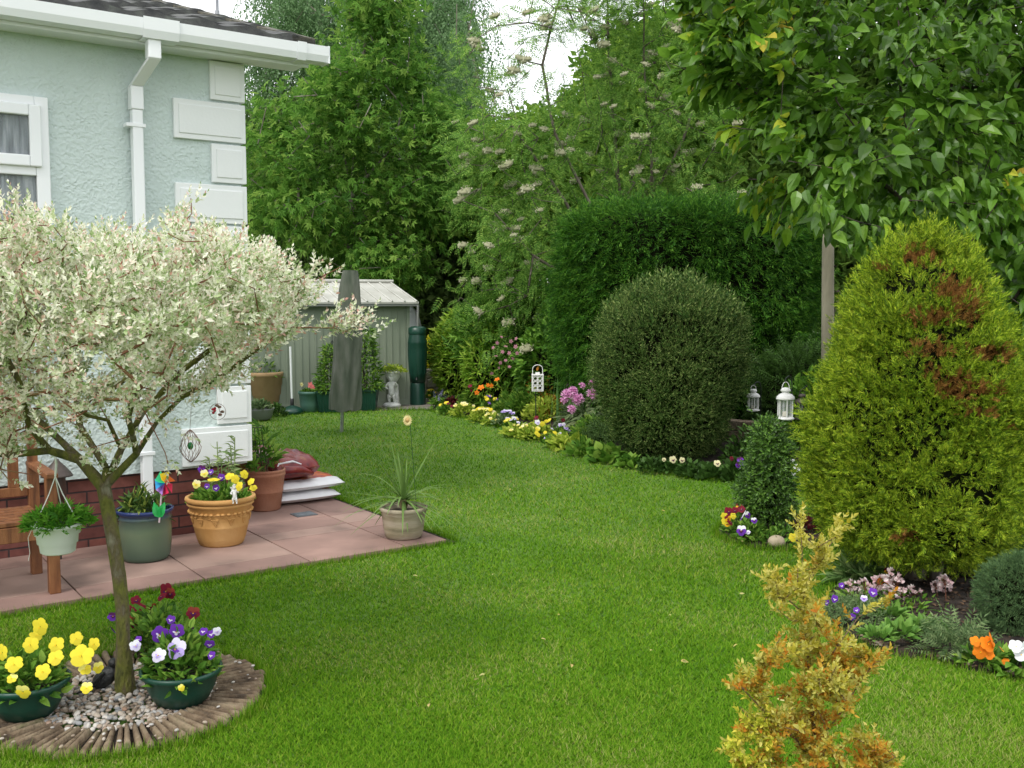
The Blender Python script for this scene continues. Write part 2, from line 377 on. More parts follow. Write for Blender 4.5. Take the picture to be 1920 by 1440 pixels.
for nm, pl in (('thuja_bed', BEDS['thuja']), ('box_bed', BEDS['box']), ('corner_bed', BEDS['gold'])):
    P = np.array(pl); c = P.mean(0); b = B(); n = len(P); V = [np.r_[c, .05]]; Fq = []
    for q, (s, z) in enumerate(((.45,.045), (.8,.03), (.93,.012), (1.0,-.004))):
        for p in P: V.append(np.r_[c + (p - c) * s, z + (RN.normal(0, .006) if q < 3 else 0)])
    b.add(V, [[0, 1 + i, 1 + (i+1) % n] for i in range(n)])
    b.F[-1] = (np.array([[0, 1+i, 1+(i+1) % n] for i in range(n)]), 0, True)
    b.F.append((np.array([[1+q*n+i, 1+(q+1)*n+i, 1+(q+1)*n+(i+1) % n, 1+q*n+(i+1) % n] for q in range(3) for i in range(n)]), 0, True))
    props(b.build('flower_bed', soil), kind='structure')
# long border behind the lawn edge: soil rising gently to the back
ep = [G(u, v)[:2] for u, v in edge_px[4:]]; V = []; Fq = []; m = len(ep)
for q, (d, z) in enumerate(((0, .004), (.25, .035), (1.0, .08), (3.0, .14), (9.0, .12))):
    for i, p in enumerate(ep):
        dr = nrm(np.array([.75, .66])); V.append([p[0] + dr[0]*d, p[1] + dr[1]*d, z])
Fq = [[q*m+i, q*m+i+1, (q+1)*m+i+1, (q+1)*m+i] for q in range(4) for i in range(m-1)]
b = B(); b.add(V, Fq, 0, True); props(b.build('flower_bed', soil), kind='structure')
# concrete strip in front of the shed, soil slot along the patio edge
b = B(); P1, P2, P3, P4 = G(470,775), G(806,768), G(845,757), G(470,740)
b.poly([P1+[0,0.012,0], P2, P3 + [0,.4,0], P4 + [0,2,0]], -.01, .012); props(b.build('path', MT('old_concrete', [(.16,.14,.12),(.26,.23,.2)], 6, .9, .3, 80)), kind='structure')
b = B(); b.poly([HL(.905,-1.10), HL(.975,-1.08), HL(.975,1.4), HL(.905,1.4)], .004); props(b.build('soil_strip', soil), kind='structure')

# ---- patio slabs
slabm = [MT('slab_%s' % k, [tuple(q*.62 for q in c), tuple(q*.9 for q in c), c, tuple(min(1, q*1.2) for q in c)], 3.2, .85, .35, 150, detail=9, bdist=.002) for k, c in (('pink',(.28,.175,.145)), ('buff',(.30,.20,.165)), ('rose',(.25,.155,.13)))]
b = B(); k = 0
def slab(x0, x1, y0, y1, mi):
    g = .004; b.box(HL((x0+x1)/2, (y0+y1)/2, .011), (x1-x0-2*g, y1-y0-2*g, .034), HA, mi)
for x0, x1 in ((-.04,.6), (.6,.904)):
    for y0, y1 in ((-1.09,-.47),(-.47,-.27),(-.27,.02),(.02,.55),(.55,1.2)): slab(x0, x1, y0, y1, k % 3); k += 1
xs = [-.04 - .63*i for i in range(12)]
for x1, x0 in zip(xs[:-1], xs[1:]):
    for y0, y1 in ((-1.09,-.86),(-.86,-.23),(-.23,.05)): slab(x0, x1, y0, y1, (k*2) % 3); k += 1
pat = b.build('patio', slabm, bevel=.003); props(pat, kind='structure')
b = B(); b.poly([HL(.9,-1.085), HL(.9,1.2), HL(-7,1.2), HL(-7,-1.085)], .006); props(b.build('patio_joints', MT('joint_sand', [(.12,.1,.08),(.2,.17,.13)], 20, .95)), kind='structure')

# ---- lawn grass: individual blades
def grass(n, y0, y1, rx=.66):
    Y = 1 / (1/y0 + (1/y1 - 1/y0) * RN.uniform(0, 1, n)) ; X = RN.uniform(-1, 1, n) * rx * np.maximum(Y, 2.4)
    ok = inpoly(X, Y, LAWN) & ~inpoly(X, Y, [p[:2] for p in [HL(.975,-1.1), HL(.975,1.4), HL(-7,1.4), HL(-7,-1.1)]])
    for nm, pl in BEDS.items(): ok &= ~inpoly(X, Y, pl)
    ok &= np.hypot(X - TRUNK[0], Y - TRUNK[1]) > .53 + noi(np.c_[X, Y, X*0], 5) * .012
    X, Y = X[ok], Y[ok]; n = len(X); P = np.c_[X, Y, np.zeros(n)]
    a = RN.uniform(0, 2*pi, n); lean = RN.uniform(.4, 1.9, n); hh = (.013 + .0010 * Y) * RN.uniform(.5, 1.25, n) * (1 + .2 * noi(P, 2.2)); ww = (.0009 + .00036 * Y) * RN.uniform(.7, 1.3, n)
    d = np.c_[np.cos(a), np.sin(a), np.zeros(n)]; e = np.c_[-np.sin(a), np.cos(a), np.zeros(n)]
    V = np.stack([P - e*ww[:,None], P + e*ww[:,None], P + d*(hh*lean)[:,None] + np.c_[np.zeros((n,2)), hh]], 1)
    return V.reshape(-1, 3), np.arange(3*n).reshape(-1, 3)
bladem = LF('grass_blade', [(.070,.190,.008), (.118,.275,.012), (.175,.335,.020), (.26,.36,.04), (.37,.38,.13)], .35, .55, clump=.55, cscale=.9, spec=.04, pos=[0, .38, .72, .93, 1])
b = B()
b.add(*grass(1050000, 2.2, 15.3))
props(b.build('grass', bladem), 'short green lawn grass with slightly yellow patches covering the whole lawn', 'grass', kind='stuff')
# rougher blades standing along the edges of paving, ring and beds
def edging(pts, n, off, h=.05, w=.002):
    pts = np.array([p[:2] for p in pts]); L = np.r_[0, np.cumsum(np.linalg.norm(np.diff(pts, axis=0), axis=1))]; u = RN.uniform(0, L[-1], n)
    X = np.interp(u, L, pts[:, 0]) + RN.normal(0, .012, n) + off[0]; Y = np.interp(u, L, pts[:, 1]) + RN.normal(0, .012, n) + off[1]
    P = np.c_[X, Y, np.zeros(n)]; a = RN.uniform(0, 2*pi, n); e = np.c_[-np.sin(a), np.cos(a), a*0]; hh = h * RN.uniform(.4, 1.3, n); l = RN.uniform(0, .8, n)
    V = np.stack([P - e*w, P + e*w, P + np.c_[np.cos(a)*hh*l, np.sin(a)*hh*l, hh]], 1); return V.reshape(-1, 3), np.arange(3*n).reshape(-1, 3)
b = B(); an = np.linspace(0, 2*pi, 40); ring = [TRUNK[:2] + .545*np.array([math.cos(a), math.sin(a)]) for a in an]
b.add(*edging([HL(-5,-1.11), HL(.93,-1.11)], 5200, (0, 0), .04)); b.add(*edging([HL(.985,-1.1), HL(.985,1.2)], 1500, (0, 0), .045)); b.add(*edging(ring, 5200, (0, 0), .045))
for nm in ('thuja', 'box'): b.add(*edging(list(BEDS[nm]) + [BEDS[nm][0]], 3000, (0, 0), .05))
b.add(*edging([G(u, v) for u, v in edge_px], 5000, (-.02, -.03), .06, .003))
props(b.build('grass', bladem), 'longer grass blades fringing the patio, tree ring and flower beds', 'grass', kind='stuff')

# ================================================================== THE HOUSE
hs = thing('park_home', 'pale mint green rendered park home with white corner blocks, white gutter and dark tiled roof', 'house', HL(0,0,0))
BR = .467; ZE = 3.09
# artex render
m, t, bs = newmat('mint_render'); bs.inputs['Roughness'].default_value = .8
tc = t.nodes.new('ShaderNodeTexCoord'); n1 = t.nodes.new('ShaderNodeTexNoise'); n1.inputs['Scale'].default_value = 16; n1.inputs['Detail'].default_value = 2
ad = t.nodes.new('ShaderNodeMixRGB'); ad.blend_type = 'ADD'; ad.inputs[0].default_value = .05
t.links.new(tc.outputs['Object'], n1.inputs['Vector']); t.links.new(tc.outputs['Object'], ad.inputs[1]); t.links.new(n1.outputs['Color'], ad.inputs[2])
vo = t.nodes.new('ShaderNodeTexVoronoi'); vo.inputs['Scale'].default_value = 46; vo.inputs['Randomness'].default_value = 1; t.links.new(ad.outputs[0], vo.inputs['Vector'])
n2 = t.nodes.new('ShaderNodeTexNoise'); n2.inputs['Scale'].default_value = 9; n2.inputs['Detail'].default_value = 3; t.links.new(tc.outputs['Object'], n2.inputs['Vector'])
mm = t.nodes.new('ShaderNodeMath'); mm.operation = 'MULTIPLY'; t.links.new(vo.outputs['Distance'], mm.inputs[0]); t.links.new(n2.outputs['Fac'], mm.inputs[1])
rp = t.nodes.new('ShaderNodeValToRGB'); rp.color_ramp.elements[0].position = .08; rp.color_ramp.elements[1].position = .42; t.links.new(mm.outputs[0], rp.inputs[0])
bp = t.nodes.new('ShaderNodeBump'); bp.inputs['Strength'].default_value = .85; bp.inputs['Distance'].default_value = .005; t.links.new(rp.outputs[0], bp.inputs['Height']); t.links.new(bp.outputs[0], bs.inputs['Normal'])
n3 = t.nodes.new('ShaderNodeTexNoise'); n3.inputs['Scale'].default_value = 1.2; n3.inputs['Detail'].default_value = 6; t.links.new(tc.outputs['Object'], n3.inputs['Vector'])
t.links.new(ramp(t, [(.51,.60,.58), (.57,.655,.635)], n3.outputs['Fac'], [.35,.65]), bs.inputs['Base Color'])
b = B(); b.box(HL(-3.5, 3.0, (BR+3.12)/2), (7, 6.0, 3.12-BR), HA)
gz = 3.12 + math.tan(math.radians(17)) * 3.0
b.add([HL(-.001,0,3.12), HL(-.001,6,3.12), HL(-.001,3,gz), HL(-6.9,0,3.12), HL(-6.9,6,3.12), HL(-6.9,3,gz)], [[0,1,2],[3,5,4]]); b.build('wall', m, hs)
white = MT('white_paint', [(.72,.75,.75), (.8,.82,.82)], 2, .55, .1, 60); upvc = MT('white_plastic', [(.76,.79,.81), (.82,.84,.85)], 1.2, .3, 0)
# brick plinth
m, t, bs = newmat('red_brick'); bs.inputs['Roughness'].default_value = .85
tc = t.nodes.new('ShaderNodeTexCoord'); mp = t.nodes.new('ShaderNodeMapping'); mp.inputs['Rotation'].default_value = (pi/2, 0, 0)
mp2 = t.nodes.new('ShaderNodeMapping'); mp2.vector_type = 'POINT'; mp2.inputs['Rotation'].default_value = (0, 0, -HA)
bk = t.nodes.new('ShaderNodeTexBrick'); bk.inputs['Scale'].default_value = 1; bk.inputs['Brick Width'].default_value = .225; bk.inputs['Row Height'].default_value = .075; bk.inputs['Mortar Size'].default_value = .006; bk.inputs['Mortar Smooth'].default_value = .4
bk.inputs['Color1'].default_value = (.15,.05,.042,1); bk.inputs['Color2'].default_value = (.24,.085,.065,1); bk.inputs['Mortar'].default_value = (.045,.03,.03,1)
t.links.new(tc.outputs['Object'], mp2.inputs[0]); sx = t.nodes.new('ShaderNodeSeparateXYZ'); cx = t.nodes.new('ShaderNodeCombineXYZ'); t.links.new(mp2.outputs[0], sx.inputs[0]); t.links.new(sx.outputs[0], cx.inputs[0]); t.links.new(sx.outputs[2], cx.inputs[1]); t.links.new(cx.outputs[0], bk.inputs['Vector'])
nb = t.nodes.new('ShaderNodeTexNoise'); nb.inputs['Scale'].default_value = 18; nb.inputs['Detail'].default_value = 6; t.links.new(tc.outputs['Object'], nb.inputs['Vector'])
mb = t.nodes.new('ShaderNodeMixRGB'); mb.blend_type = 'MULTIPLY'; mb.inputs[0].default_value = .6; t.links.new(bk.outputs['Color'], mb.inputs[1]); t.links.new(ramp(t, [(.55,.5,.5),(1.2,1.2,1.2)], nb.outputs['Fac'], [.3,.65]), mb.inputs[2]); t.links.new(mb.outputs[0], bs.inputs['Base Color'])
bp = t.nodes.new('ShaderNodeBump'); bp.invert = True; bp.inputs['Strength'].default_value = .8; bp.inputs['Distance'].default_value = .008; t.links.new(bk.outputs['Fac'], bp.inputs['Height']); t.links.new(bp.outputs[0], bs.inputs['Normal'])
b = B(); b.box(HL(-3.53, 3.0, BR/2), (6.9, 5.9, BR-.002), HA); b.build('brick_plinth', m, hs)
# corner blocks, alternately long and short, each with a raised panel; they wrap the corner
z = ZE - .004; i = 0
while z > BR + .2:
    h = .246; w = .2 if i % 2 == 0 else .437; z0 = z - h; d = .03
    b = B(); b.box(HL(-w/2 + .014, -.012, z0 + h/2), (w + .03, .03, h), HA); b.box(HL(.0165, .13, z0 + h/2), (.029, .25, h - .001), HA)
    b.box(HL(-w/2 + .014, -.030, z0 + h/2), (w - .03, .008, h - .065), HA); b.build('quoin', white, hs, bevel=.007); z -= .262; i += 1
# soffit, fascia, gutter, brackets, downpipe
OV = .34
b = B(); b.box(HL(-3.3, -.1, ZE + .012), (7.36, .2, .02), HA); b.build('soffit', upvc, hs)
b = B(); b.box(HL(-3.3, -.205, ZE + .07), (7.39, .02, .16), HA); b.build('fascia', upvc, hs, bevel=.003)
GZ = 3.155; GY = -.27
pr = [(-.055,.0),(-.06,.035),(-.05,.06),(-.048,.056),(-.052,.03),(-.045,-.045),(-.03,-.058),(.03,-.058),(.05,-.045),(.054,.06)]
prof = [(-.062,.05),(-.058,-.01),(-.045,-.05),(.04,-.055),(.052,-.04),(.052,.05),(.044,.05),(.044,-.03),(.034,-.046),(-.038,-.042),(-.05,-.008),(-.054,.05)]
def extr(bb, prof, x0, x1, y, z, s=1.0):
    n = len(prof); V = [HL(x, y + p*s, z + q*s) for x in (x0, x1) for p, q in prof]
    bb.add(V, [[i, n+i, n+(i+1) % n, (i+1) % n] for i in range(n)]); bb.add([V[i] for i in range(n)], [list(range(n))]); bb.add([V[n+i] for i in range(n)], [list(range(n))[::-1]])
b = B(); extr(b, prof, -6.9, .487, GY, GZ); b.box(HL(.49, GY, GZ), (.012, .112, .11), HA); gt = b.build('gutter', upvc, hs)
for x in (-1.55, .30): 
    b = B(); extr(b, [(-.068,.055),(-.064,-.012),(-.05,-.057),(.046,-.062),(.058,-.045),(.058,.055),(.055,.055),(.055,-.04),(.045,-.058),(-.047,-.053),(-.06,-.01),(-.064,.055)], x-.03, x+.03, GY, GZ); b.build('bracket', upvc, gt)
xp = -.676; b = B(); extr(b, [(-.07,.058),(-.066,-.014),(-.052,-.06),(.048,-.065),(.06,-.048),(.06,.058),(.056,.058),(.056,-.04),(.045,-.06),(-.047,-.056),(-.061,-.01),(-.065,.058)], xp-.02, xp+.19, GY, GZ); b.build('outlet', upvc, gt)
b = B(); s = .034
def sq(bb, pts, s):       # square pipe through points
    for p, q in zip(pts[:-1], pts[1:]):
        p = np.array(p); q = np.array(q); V = []
        for c in (p, q):
            for dx, dy in ((-s,-s),(s,-s),(s,s),(-s,s)): V.append(HL(c[0]+dx, c[1]+dy, c[2]))
        bb.add(V, [[0,1,5,4],[1,2,6,5],[2,3,7,6],[3,0,4,7],[0,3,2,1],[4,5,6,7]])
sq(b, [(xp+.05,GY,GZ-.06),(xp+.05,GY,GZ-.17)], .038); sq(b, [(xp+.05,GY+.001,GZ-.17),(xp-.0,-.062,GZ-.30)], .0375); sq(b, [(xp-.0,-.06,GZ-.30),(xp-.0,-.06,GZ-.44)], .038)
sq(b, [(xp,-.06,GZ-.44),(xp,-.06,.03)], .032); dp = b.build('downpipe', upvc, hs, bevel=.006)
for z in (2.62, .60): b = B(); b.box(HL(xp-.012,-.058,z), (.115,.078,.022), HA); b.build('bracket', upvc, dp, bevel=.002)
# roof: two tiled planes meeting in a hip
rt = math.tan(math.radians(17.2)); ex, ey, ez = .42, -.27, 3.215
tilem = MT('roof_tile', [(.022,.024,.026),(.05,.052,.05),(.10,.11,.095)], 9, .75, .5, 60)
def roofplane(back):
    b = B(); rows = 11; n = 420; s = np.linspace(0, 7.4, n); i = np.arange(n - 1)
    for r in range(rows):
        d0, d1 = r * .3, (r + 1) * .3 + (.05 if r < rows - 1 else 0); V = []; off = (r % 2) * .08
        for d, lift in ((d0, 0.), (d0, .032), (d1, .012)):
            w = np.abs(np.sin((s + off) * pi / .30)) ** 2 * .024 + .002 * np.sin(s * 37 + r)
            for a, q in zip(s, ez + rt * d + lift + w * (1 if lift else .1)): V.append(HL(ex - a, (ey + d) if not back else (6.3 - d), q))
        for k in (0, 1): b.add(V, np.stack([k*n+i, k*n+i+1, (k+1)*n+i+1, (k+1)*n+i], 1), 0, k == 1)
    return b
for back in (False, True): roofplane(back).build('roof', tilem, hs)
b = B(); yr = ey + 3.3
for y0, z0, y1, z1 in ((ey, ez, yr, ez + rt*3.3), (6.3, ez, yr, ez + rt*3.3)):
    V = []
    for x in (ex, ex - .16):
        for y, z, dz in ((y0, z0, .045), (y1, z1, .045), (y1, z1, -.05), (y0, z0, -.05)): V.append(HL(x, y, z + dz))
    b.add(V, [[0,1,2,3],[4,7,6,5],[0,4,5,1],[3,2,6,7],[0,3,7,4],[1,5,6,2]])
b.build('verge', MT('mossy_tile', [(.05,.052,.045),(.14,.13,.09)], 14, .9, .4, 70), hs)
b = B(); b.add([HL(ex-.16, -.2, ez-.06), HL(ex-.16, yr, ez-.06+rt*3.23), HL(0, yr, ez-.06+rt*3.23), HL(0, -.2, ez-.06)], [[0,1,2,3]]); b.build('verge_soffit', upvc, hs)
b = B()
for k in range(16): b.tube([HL(ex - k*.45, yr, ez + rt*3.3 + .03), HL(ex - k*.45 - .47, yr, ez + rt*3.3 + .02)], [.1, .085], 8)
b.build('ridge_tile', tilem, hs)
ap = at(408, 48, 8.6); b = B(); b.tube([ap - [0,0,.5], ap + [0,0,1.2]], .013, 8); b.tube([ap - [0,0,.02], ap + [0,0,.12]], .019, 8); b.build('aerial_pole', MT('grey_metal', [(.25,.26,.28),(.35,.36,.38)], 9, .45, 0, metal=.6), hs)
# window
wx1 = -1.173; wx0 = -2.75; wz1 = 2.735; wz0 = 1.25; fw = .06
def frame(bb, x0, x1, z0, z1, w, y, d):
    for c, s_ in (((x0+w/2, (z0+z1)/2), (w, z1-z0)), ((x1-w/2, (z0+z1)/2), (w, z1-z0)), (((x0+x1)/2, z1-w/2), (x1-x0-2*w, w)), (((x0+x1)/2, z0+w/2), (x1-x0-2*w, w))): bb.box(HL(c[0], y, c[1]), (s_[0], d, s_[1]), HA)
b = B(); frame(b, wx0, wx1, wz0, wz1, .075, -.012, .07); b.box(HL((wx0+wx1)/2, -.012, 2.315), (wx1-wx0-.15, .066, .07), HA); wf = b.build('window', upvc, hs, bevel=.006)
b = B(); frame(b, wx0+.06, wx1-.045, 2.33, wz1-.05, .065, -.05, .04); b.build('casement', upvc, wf, bevel=.007)
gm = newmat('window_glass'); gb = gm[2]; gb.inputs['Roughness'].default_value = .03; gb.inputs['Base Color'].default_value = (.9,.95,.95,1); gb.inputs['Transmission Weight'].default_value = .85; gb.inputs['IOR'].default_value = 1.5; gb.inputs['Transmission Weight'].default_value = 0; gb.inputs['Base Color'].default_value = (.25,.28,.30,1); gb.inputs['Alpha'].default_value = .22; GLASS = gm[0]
for z0, z1, y in ((2.395, 2.63, -.045), (1.32, 2.285, -.02)): b = B(); b.box(HL((wx0+wx1)/2, y, (z0+z1)/2), (wx1-wx0-.22 if y < -.03 else wx1-wx0-.14, .008, z1-z0), HA); b.build('pane', GLASS, wf)
# room behind the glass is the wall's own dark recess: net curtain hung close behind the panes
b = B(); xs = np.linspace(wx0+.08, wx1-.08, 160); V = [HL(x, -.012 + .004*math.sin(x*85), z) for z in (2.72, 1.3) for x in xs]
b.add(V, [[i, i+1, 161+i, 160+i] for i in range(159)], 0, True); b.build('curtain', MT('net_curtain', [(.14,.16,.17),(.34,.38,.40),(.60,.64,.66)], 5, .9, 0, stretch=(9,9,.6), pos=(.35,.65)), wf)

# ================================================================== TREES AND SHRUBS
bark = MT('bark', [(.05,.04,.03),(.12,.10,.075),(.17,.15,.12)], 12, .95, .8, 40, stretch=(1,1,.25))
barkpale = MT('bark_pale', [(.12,.10,.08),(.24,.21,.17),(.32,.29,.24)], 7, .9, .5, 30, stretch=(1,1,.3))
barkmoss = MT('bark_mossy', [(.045,.05,.012),(.12,.125,.02),(.10,.08,.04),(.22,.21,.15)], 22, .95, 1.0, 70, stretch=(1,1,.4), pos=(.32,.72), bdist=.02, detail=9)
darkin = MT('core_shade', [(.004,.006,.002),(.010,.012,.005)], 30, 1.0, .8, 80, spec=.05)  # near-black colour: shade inside the shrubs painted onto their cores

# ---- willow standard with white-variegated leaves
def wp(u, v, dy=0): return at(u, v, TRUNK[1] + dy)
seeds = [[G(237,1312) - [0,0,.03], wp(232,1200), wp(222,1080), wp(208,985), wp(197,915), wp(198,880)],
  [wp(197,900), wp(150,862,-.02), wp(95,845,-.05), wp(20,855,-.1), wp(-70,845,-.1), wp(-150,800,-.1)],
  [wp(197,900), wp(228,840,.03), wp(268,775,.06), wp(330,700,.1), wp(400,650,.15)],
  [wp(205,905), wp(255,850,-.04), wp(293,790,-.08), wp(340,745,-.1), wp(420,700,-.12), wp(500,640,-.15)],
  [wp(190,880), wp(150,800,.1), wp(140,710,.2), wp(120,640,.3)], [wp(95,845,-.05), wp(55,800,-.15), wp(40,720,-.25)],
  [wp(228,840,.03), wp(200,790,-.08), wp(165,780,-.16), wp(110,740,-.3)], [wp(255,850,-.04), wp(240,780,-.25), wp(250,700,-.4)],
  [wp(150,862), wp(90,800,.2), wp(10,740,.35), wp(-90,680,.4)]]
WOUT = [(-700,330),(-20,410),(60,400),(150,428),(260,438),(330,430),(385,425),(430,455),(500,462),(545,505),(575,512),(585,540),(560,580),(530,625),(495,665),(450,680),(430,715),(390,725),(350,750),(320,770),(300,760),(240,790),(180,770),(130,800),(80,810),(0,850),(-700,950)]
c = at(120, 600, TRUNK[1]); att = ell(2600, c, (1.12, .92, .56), .25); u, v = proj(att); att = att[inpoly(u, v, WOUT)]
d = (att - c) / [1.12, .92, .56]; lower = (att[:, 2] < c[2] - .12) & (np.linalg.norm(d, axis=1) < .75); att = att[~lower | (RN.uniform(size=len(att)) < .25)][:1150]
extra = np.array([wp(358,372), wp(360,400), wp(640,565,-.1), wp(680,595,-.1), wp(684,600,-.1), wp(625,615,-.15), wp(650,622,-.1), wp(30,385), wp(18,378), wp(300,415), wp(130,412), wp(415,720), wp(470,690), wp(640,500), wp(60,890,-.3), wp(20,905,-.3), wp(310,850,-.3), wp(315,870,-.3), wp(170,840,-.2), wp(175,850,-.3), wp(0,880,-.3)])
att = np.concatenate([att, extra])
wt = T_twig(12, .30, .58, 62, 2); wt2 = T_twig(9, .36, .5, 55, 8)
wleaf = LF('willow_leaf', [(.62,.34,.28),(.80,.64,.56),(.84,.83,.72),(.80,.81,.64),(.52,.60,.34),(.20,.32,.10)], .3, .5, clump=.28, cscale=4, pos=[0,.08,.18,.52,.72,1])
tt = thing('willow_tree', 'small standard willow with mossy trunk and a spreading crown of white, green and pink leaves', 'tree', seeds[0][0])
N, Pn, tips = grow(seeds, att, .11, .14, .5); b = B(); wood(b, N, Pn, .0021, .043, .045, 9, ex=2.35, tmi=1); b.build('trunk', [barkmoss, MT('red_twig', [(.10,.035,.018),(.22,.09,.045),(.20,.16,.06)], 12, .8)], tt)
P = []; O = []
for tp in tips:
    p = tp
    for q in range(3):
        if Pn[p] < 0: break
        k = (8, 6, 2)[q]; f = RN.uniform(0, 1, (k, 1)); P.append(N[p]*(1-f) + N[Pn[p]]*f + rnd(k)*.026); O.append(np.repeat((nrm(N[p]-N[Pn[p]])*.6 + .5*nrm(N[p]-c) + [0,0,.5])[None], k, 0)); p = Pn[p]
P = np.concatenate(P); O = np.concatenate(O); u, v = proj(P); k = RN.uniform(size=len(P)) < np.clip(1.0 - (v - 560)/330, .38, .85); P = P[k]; O = O[k]; b = B(); h = len(P)//2
leaves(b, wt, P[:h], O[:h], .078, -.25, .75); leaves(b, wt2, P[h:], O[h:], .07, -.25, .75)
b.build('crown', wleaf, tt)

# ---- maple behind the shed
def rect_att(n, Y, dY, poly, holes=(), zmin=.5):
    P = []; us = [p[0] for p in poly]; vs = [p[1] for p in poly]
    while len(P) < n:
        u = RN.uniform(min(us), max(us), 4000); v = RN.uniform(min(vs), max(vs), 4000); ok = inpoly(u, v, poly)
        for hq in holes: ok &= ~inpoly(u, v, hq)
        u, v = u[ok], v[ok]; mu = (min(us)+max(us))/2; hw = (max(us)-min(us))/2
        th = np.sqrt(np.maximum(.12, 1 - ((u-mu)/hw)**2))
        for a, q, w in zip(u, v, th): P.append(at(a, q, Y + RN.uniform(-1, 1) * dY * w))
    P = np.array(P[:n]); P[:, 2] = np.maximum(P[:, 2], zmin); return P
barkgr = MT('bark_grey', [(.09,.08,.06),(.2,.18,.14),(.28,.26,.22)], 8, .95, .6, 30, stretch=(1,1,.3))
mleaf = LF('maple_leaf', [(.04,.13,.025),(.075,.205,.035),(.12,.28,.055),(.21,.37,.09)], .55, .5, clump=.25, cscale=.8)
MP = [(480,175),(560,150),(620,100),(650,40),(620,-160),(760,-160),(770,30),(800,60),(810,160),(850,200),(845,300),(870,330),(850,420),(830,470),(790,520),(720,540),(640,520),(560,500),(480,470),(462,300)]
YM = 19.; g = at(662, 430, YM); sd = [[np.array([g[0],YM,-.05]), at(662,470,YM), at(660,380,YM), at(668,200,YM), at(690,40,YM), at(700,-120,YM)], [at(662,400,YM), at(640,260,YM), at(632,160,YM)], [at(664,360,YM), at(740,270,YM-.5)], [at(662,470,YM), at(560,380,YM-.8)], [at(662,440,YM), at(760,350,YM-.8)]]
att = rect_att(330, YM, 1.7, MP, [[(635,235),(660,240),(665,330),(640,330)],[(690,275),(740,250),(740,300),(690,310)]])
tree('maple_tree', 'tall green maple tree with lobed drooping leaves standing right behind the grey shed', sd, att, T_maple(), 30, .125, mleaf, barkgr, .009, .11, .13, .4, .20, .45, .8, crown='crown')

# ---- weeping birches far behind
SKYP = [(880,-80),(1010,-80),(990,60),(1030,125),(1075,20),(1120,30),(1115,120),(1010,190),(960,215),(925,205),(880,120)]
def keepsky(f): return lambda P: ~inpoly(*proj(P), SKYP) | (RN.uniform(size=len(P)) < f)
bleaf = LF('birch_leaf', [(.08,.17,.06),(.13,.24,.09),(.19,.31,.14)], .35, .5, clump=.2, cscale=.5)
hang = [T_hang(16, .6, 3), T_hang(20, .5, 4)]
def birch(lab, Y, poly, trunks, n, per=16, size=.9):
    att = rect_att(n, Y, 2.4, poly); t0 = trunks[0]; sd = [[np.array([at(t0[0][0], t0[0][1], Y)[0], Y, -.05])] + [at(u, v, Y) for u, v in t0]] + [[at(u, v, Y) for u, v in tr] for tr in trunks[1:]]
    tree('birch_tree', lab, sd, att, hang, per, size, bleaf, barkpale, .009, .14, .16, .7, .30, 2.2, .45, 0, 'birch trees behind the garden', .12, back=2, keep=keepsky(.4))
birch('tall weeping birch with hanging grey green shoots rising behind the maple', 25, [(455,60),(480,-60),(640,-100),(900,-120),(890,60),(850,150),(800,260),(700,330),(560,330),(470,240)], [[(640,480),(636,300),(640,120),(690,-60)],[(640,300),(720,150),(860,-30)]], 210)
birch('slender weeping birch with pale bare upper trunk between the maple and the rowans', 23, [(800,170),(850,20),(890,-60),(915,60),(905,200),(930,330),(940,420),(850,430),(800,330)], [[(905,500),(908,330),(905,210),(880,60)]], 70, 14, .8)

# ---- rowans in flower
rleaf = LF('rowan_leaf', [(.055,.15,.035),(.09,.23,.045),(.14,.30,.065),(.23,.40,.10)], .5, .5, clump=.25, cscale=1.0)
pin = T_pinnate()
bl = B(); rr = np.random.default_rng(5); q = rr.normal(size=(70,3)); q = q/np.linalg.norm(q,axis=1,keepdims=True)*[.10,.10,.045]*rr.uniform(.6,1,(70,1)); V, Fq = scatter(T_dia(.9,.2), q, rr.normal(size=(70,3)), rr.normal(size=(70,3))+[0,0,1.5], .035); bl.add(V, Fq)
bl.ball((0,0,0),(.095,.095,.035))
clus = proto(bl, 'flower_cluster', LF('rowan_flower', [(.34,.34,.21),(.50,.50,.34),(.62,.61,.45)], .25, .7))
def rowan(lab, Y, poly, trunks, n, per, fl, size=.19, holes=(), nfl=60):
    att = rect_att(n, Y, 1.1, poly, holes); t0 = trunks[0]; sd = [[np.array([at(t0[0][0], t0[0][1], Y)[0], Y, -.05])] + [at(u, v, Y) for u, v in t0]] + [[at(u, v, Y + dd) for u, v in tr] for dd, tr in trunks[1:]]
    t, N, Pn, tips = tree('rowan_tree', lab, sd, att, pin, per, size, rleaf, bark, .006, .062, .07, .32, .16, .35, .6, .9, 'rowan trees in flower', .1, keep=keepsky(.65))
    u, v = proj(N[tips]); cand = tips[inpoly(u, v, fl)] if fl else tips; cand = RN.permutation(cand)[:nfl]
    for k in cand: inst('flower_cluster', clus, t, N[k] + [RN.normal(0,.08), -.15, .10], face_rot((RN.normal(0,.3), -.4, 1)), RN.uniform(.5, 1.1))
    return t
rowan('rowan tree with cream flower heads and a thin slanting stem, leftmost of the rowans', 14.5, [(860,60),(960,20),(1010,-60),(1120,-80),(1130,80),(1060,150),(1080,260),(1060,420),(1100,560),(1080,700),(900,640),(850,560),(880,420),(830,300),(880,180)],
   [[(1130,500),(1105,380),(1040,250),(1015,120),(1060,-40)], (0, [(1130,500),(1060,380),(960,235)]), (-.6, [(1130,560),(1000,480),(930,400)])], 230, 11, None, holes=[[(985,90),(1100,60),(1110,130),(1010,140)], [(900,90),(960,60),(945,130),(905,150)]], nfl=95)
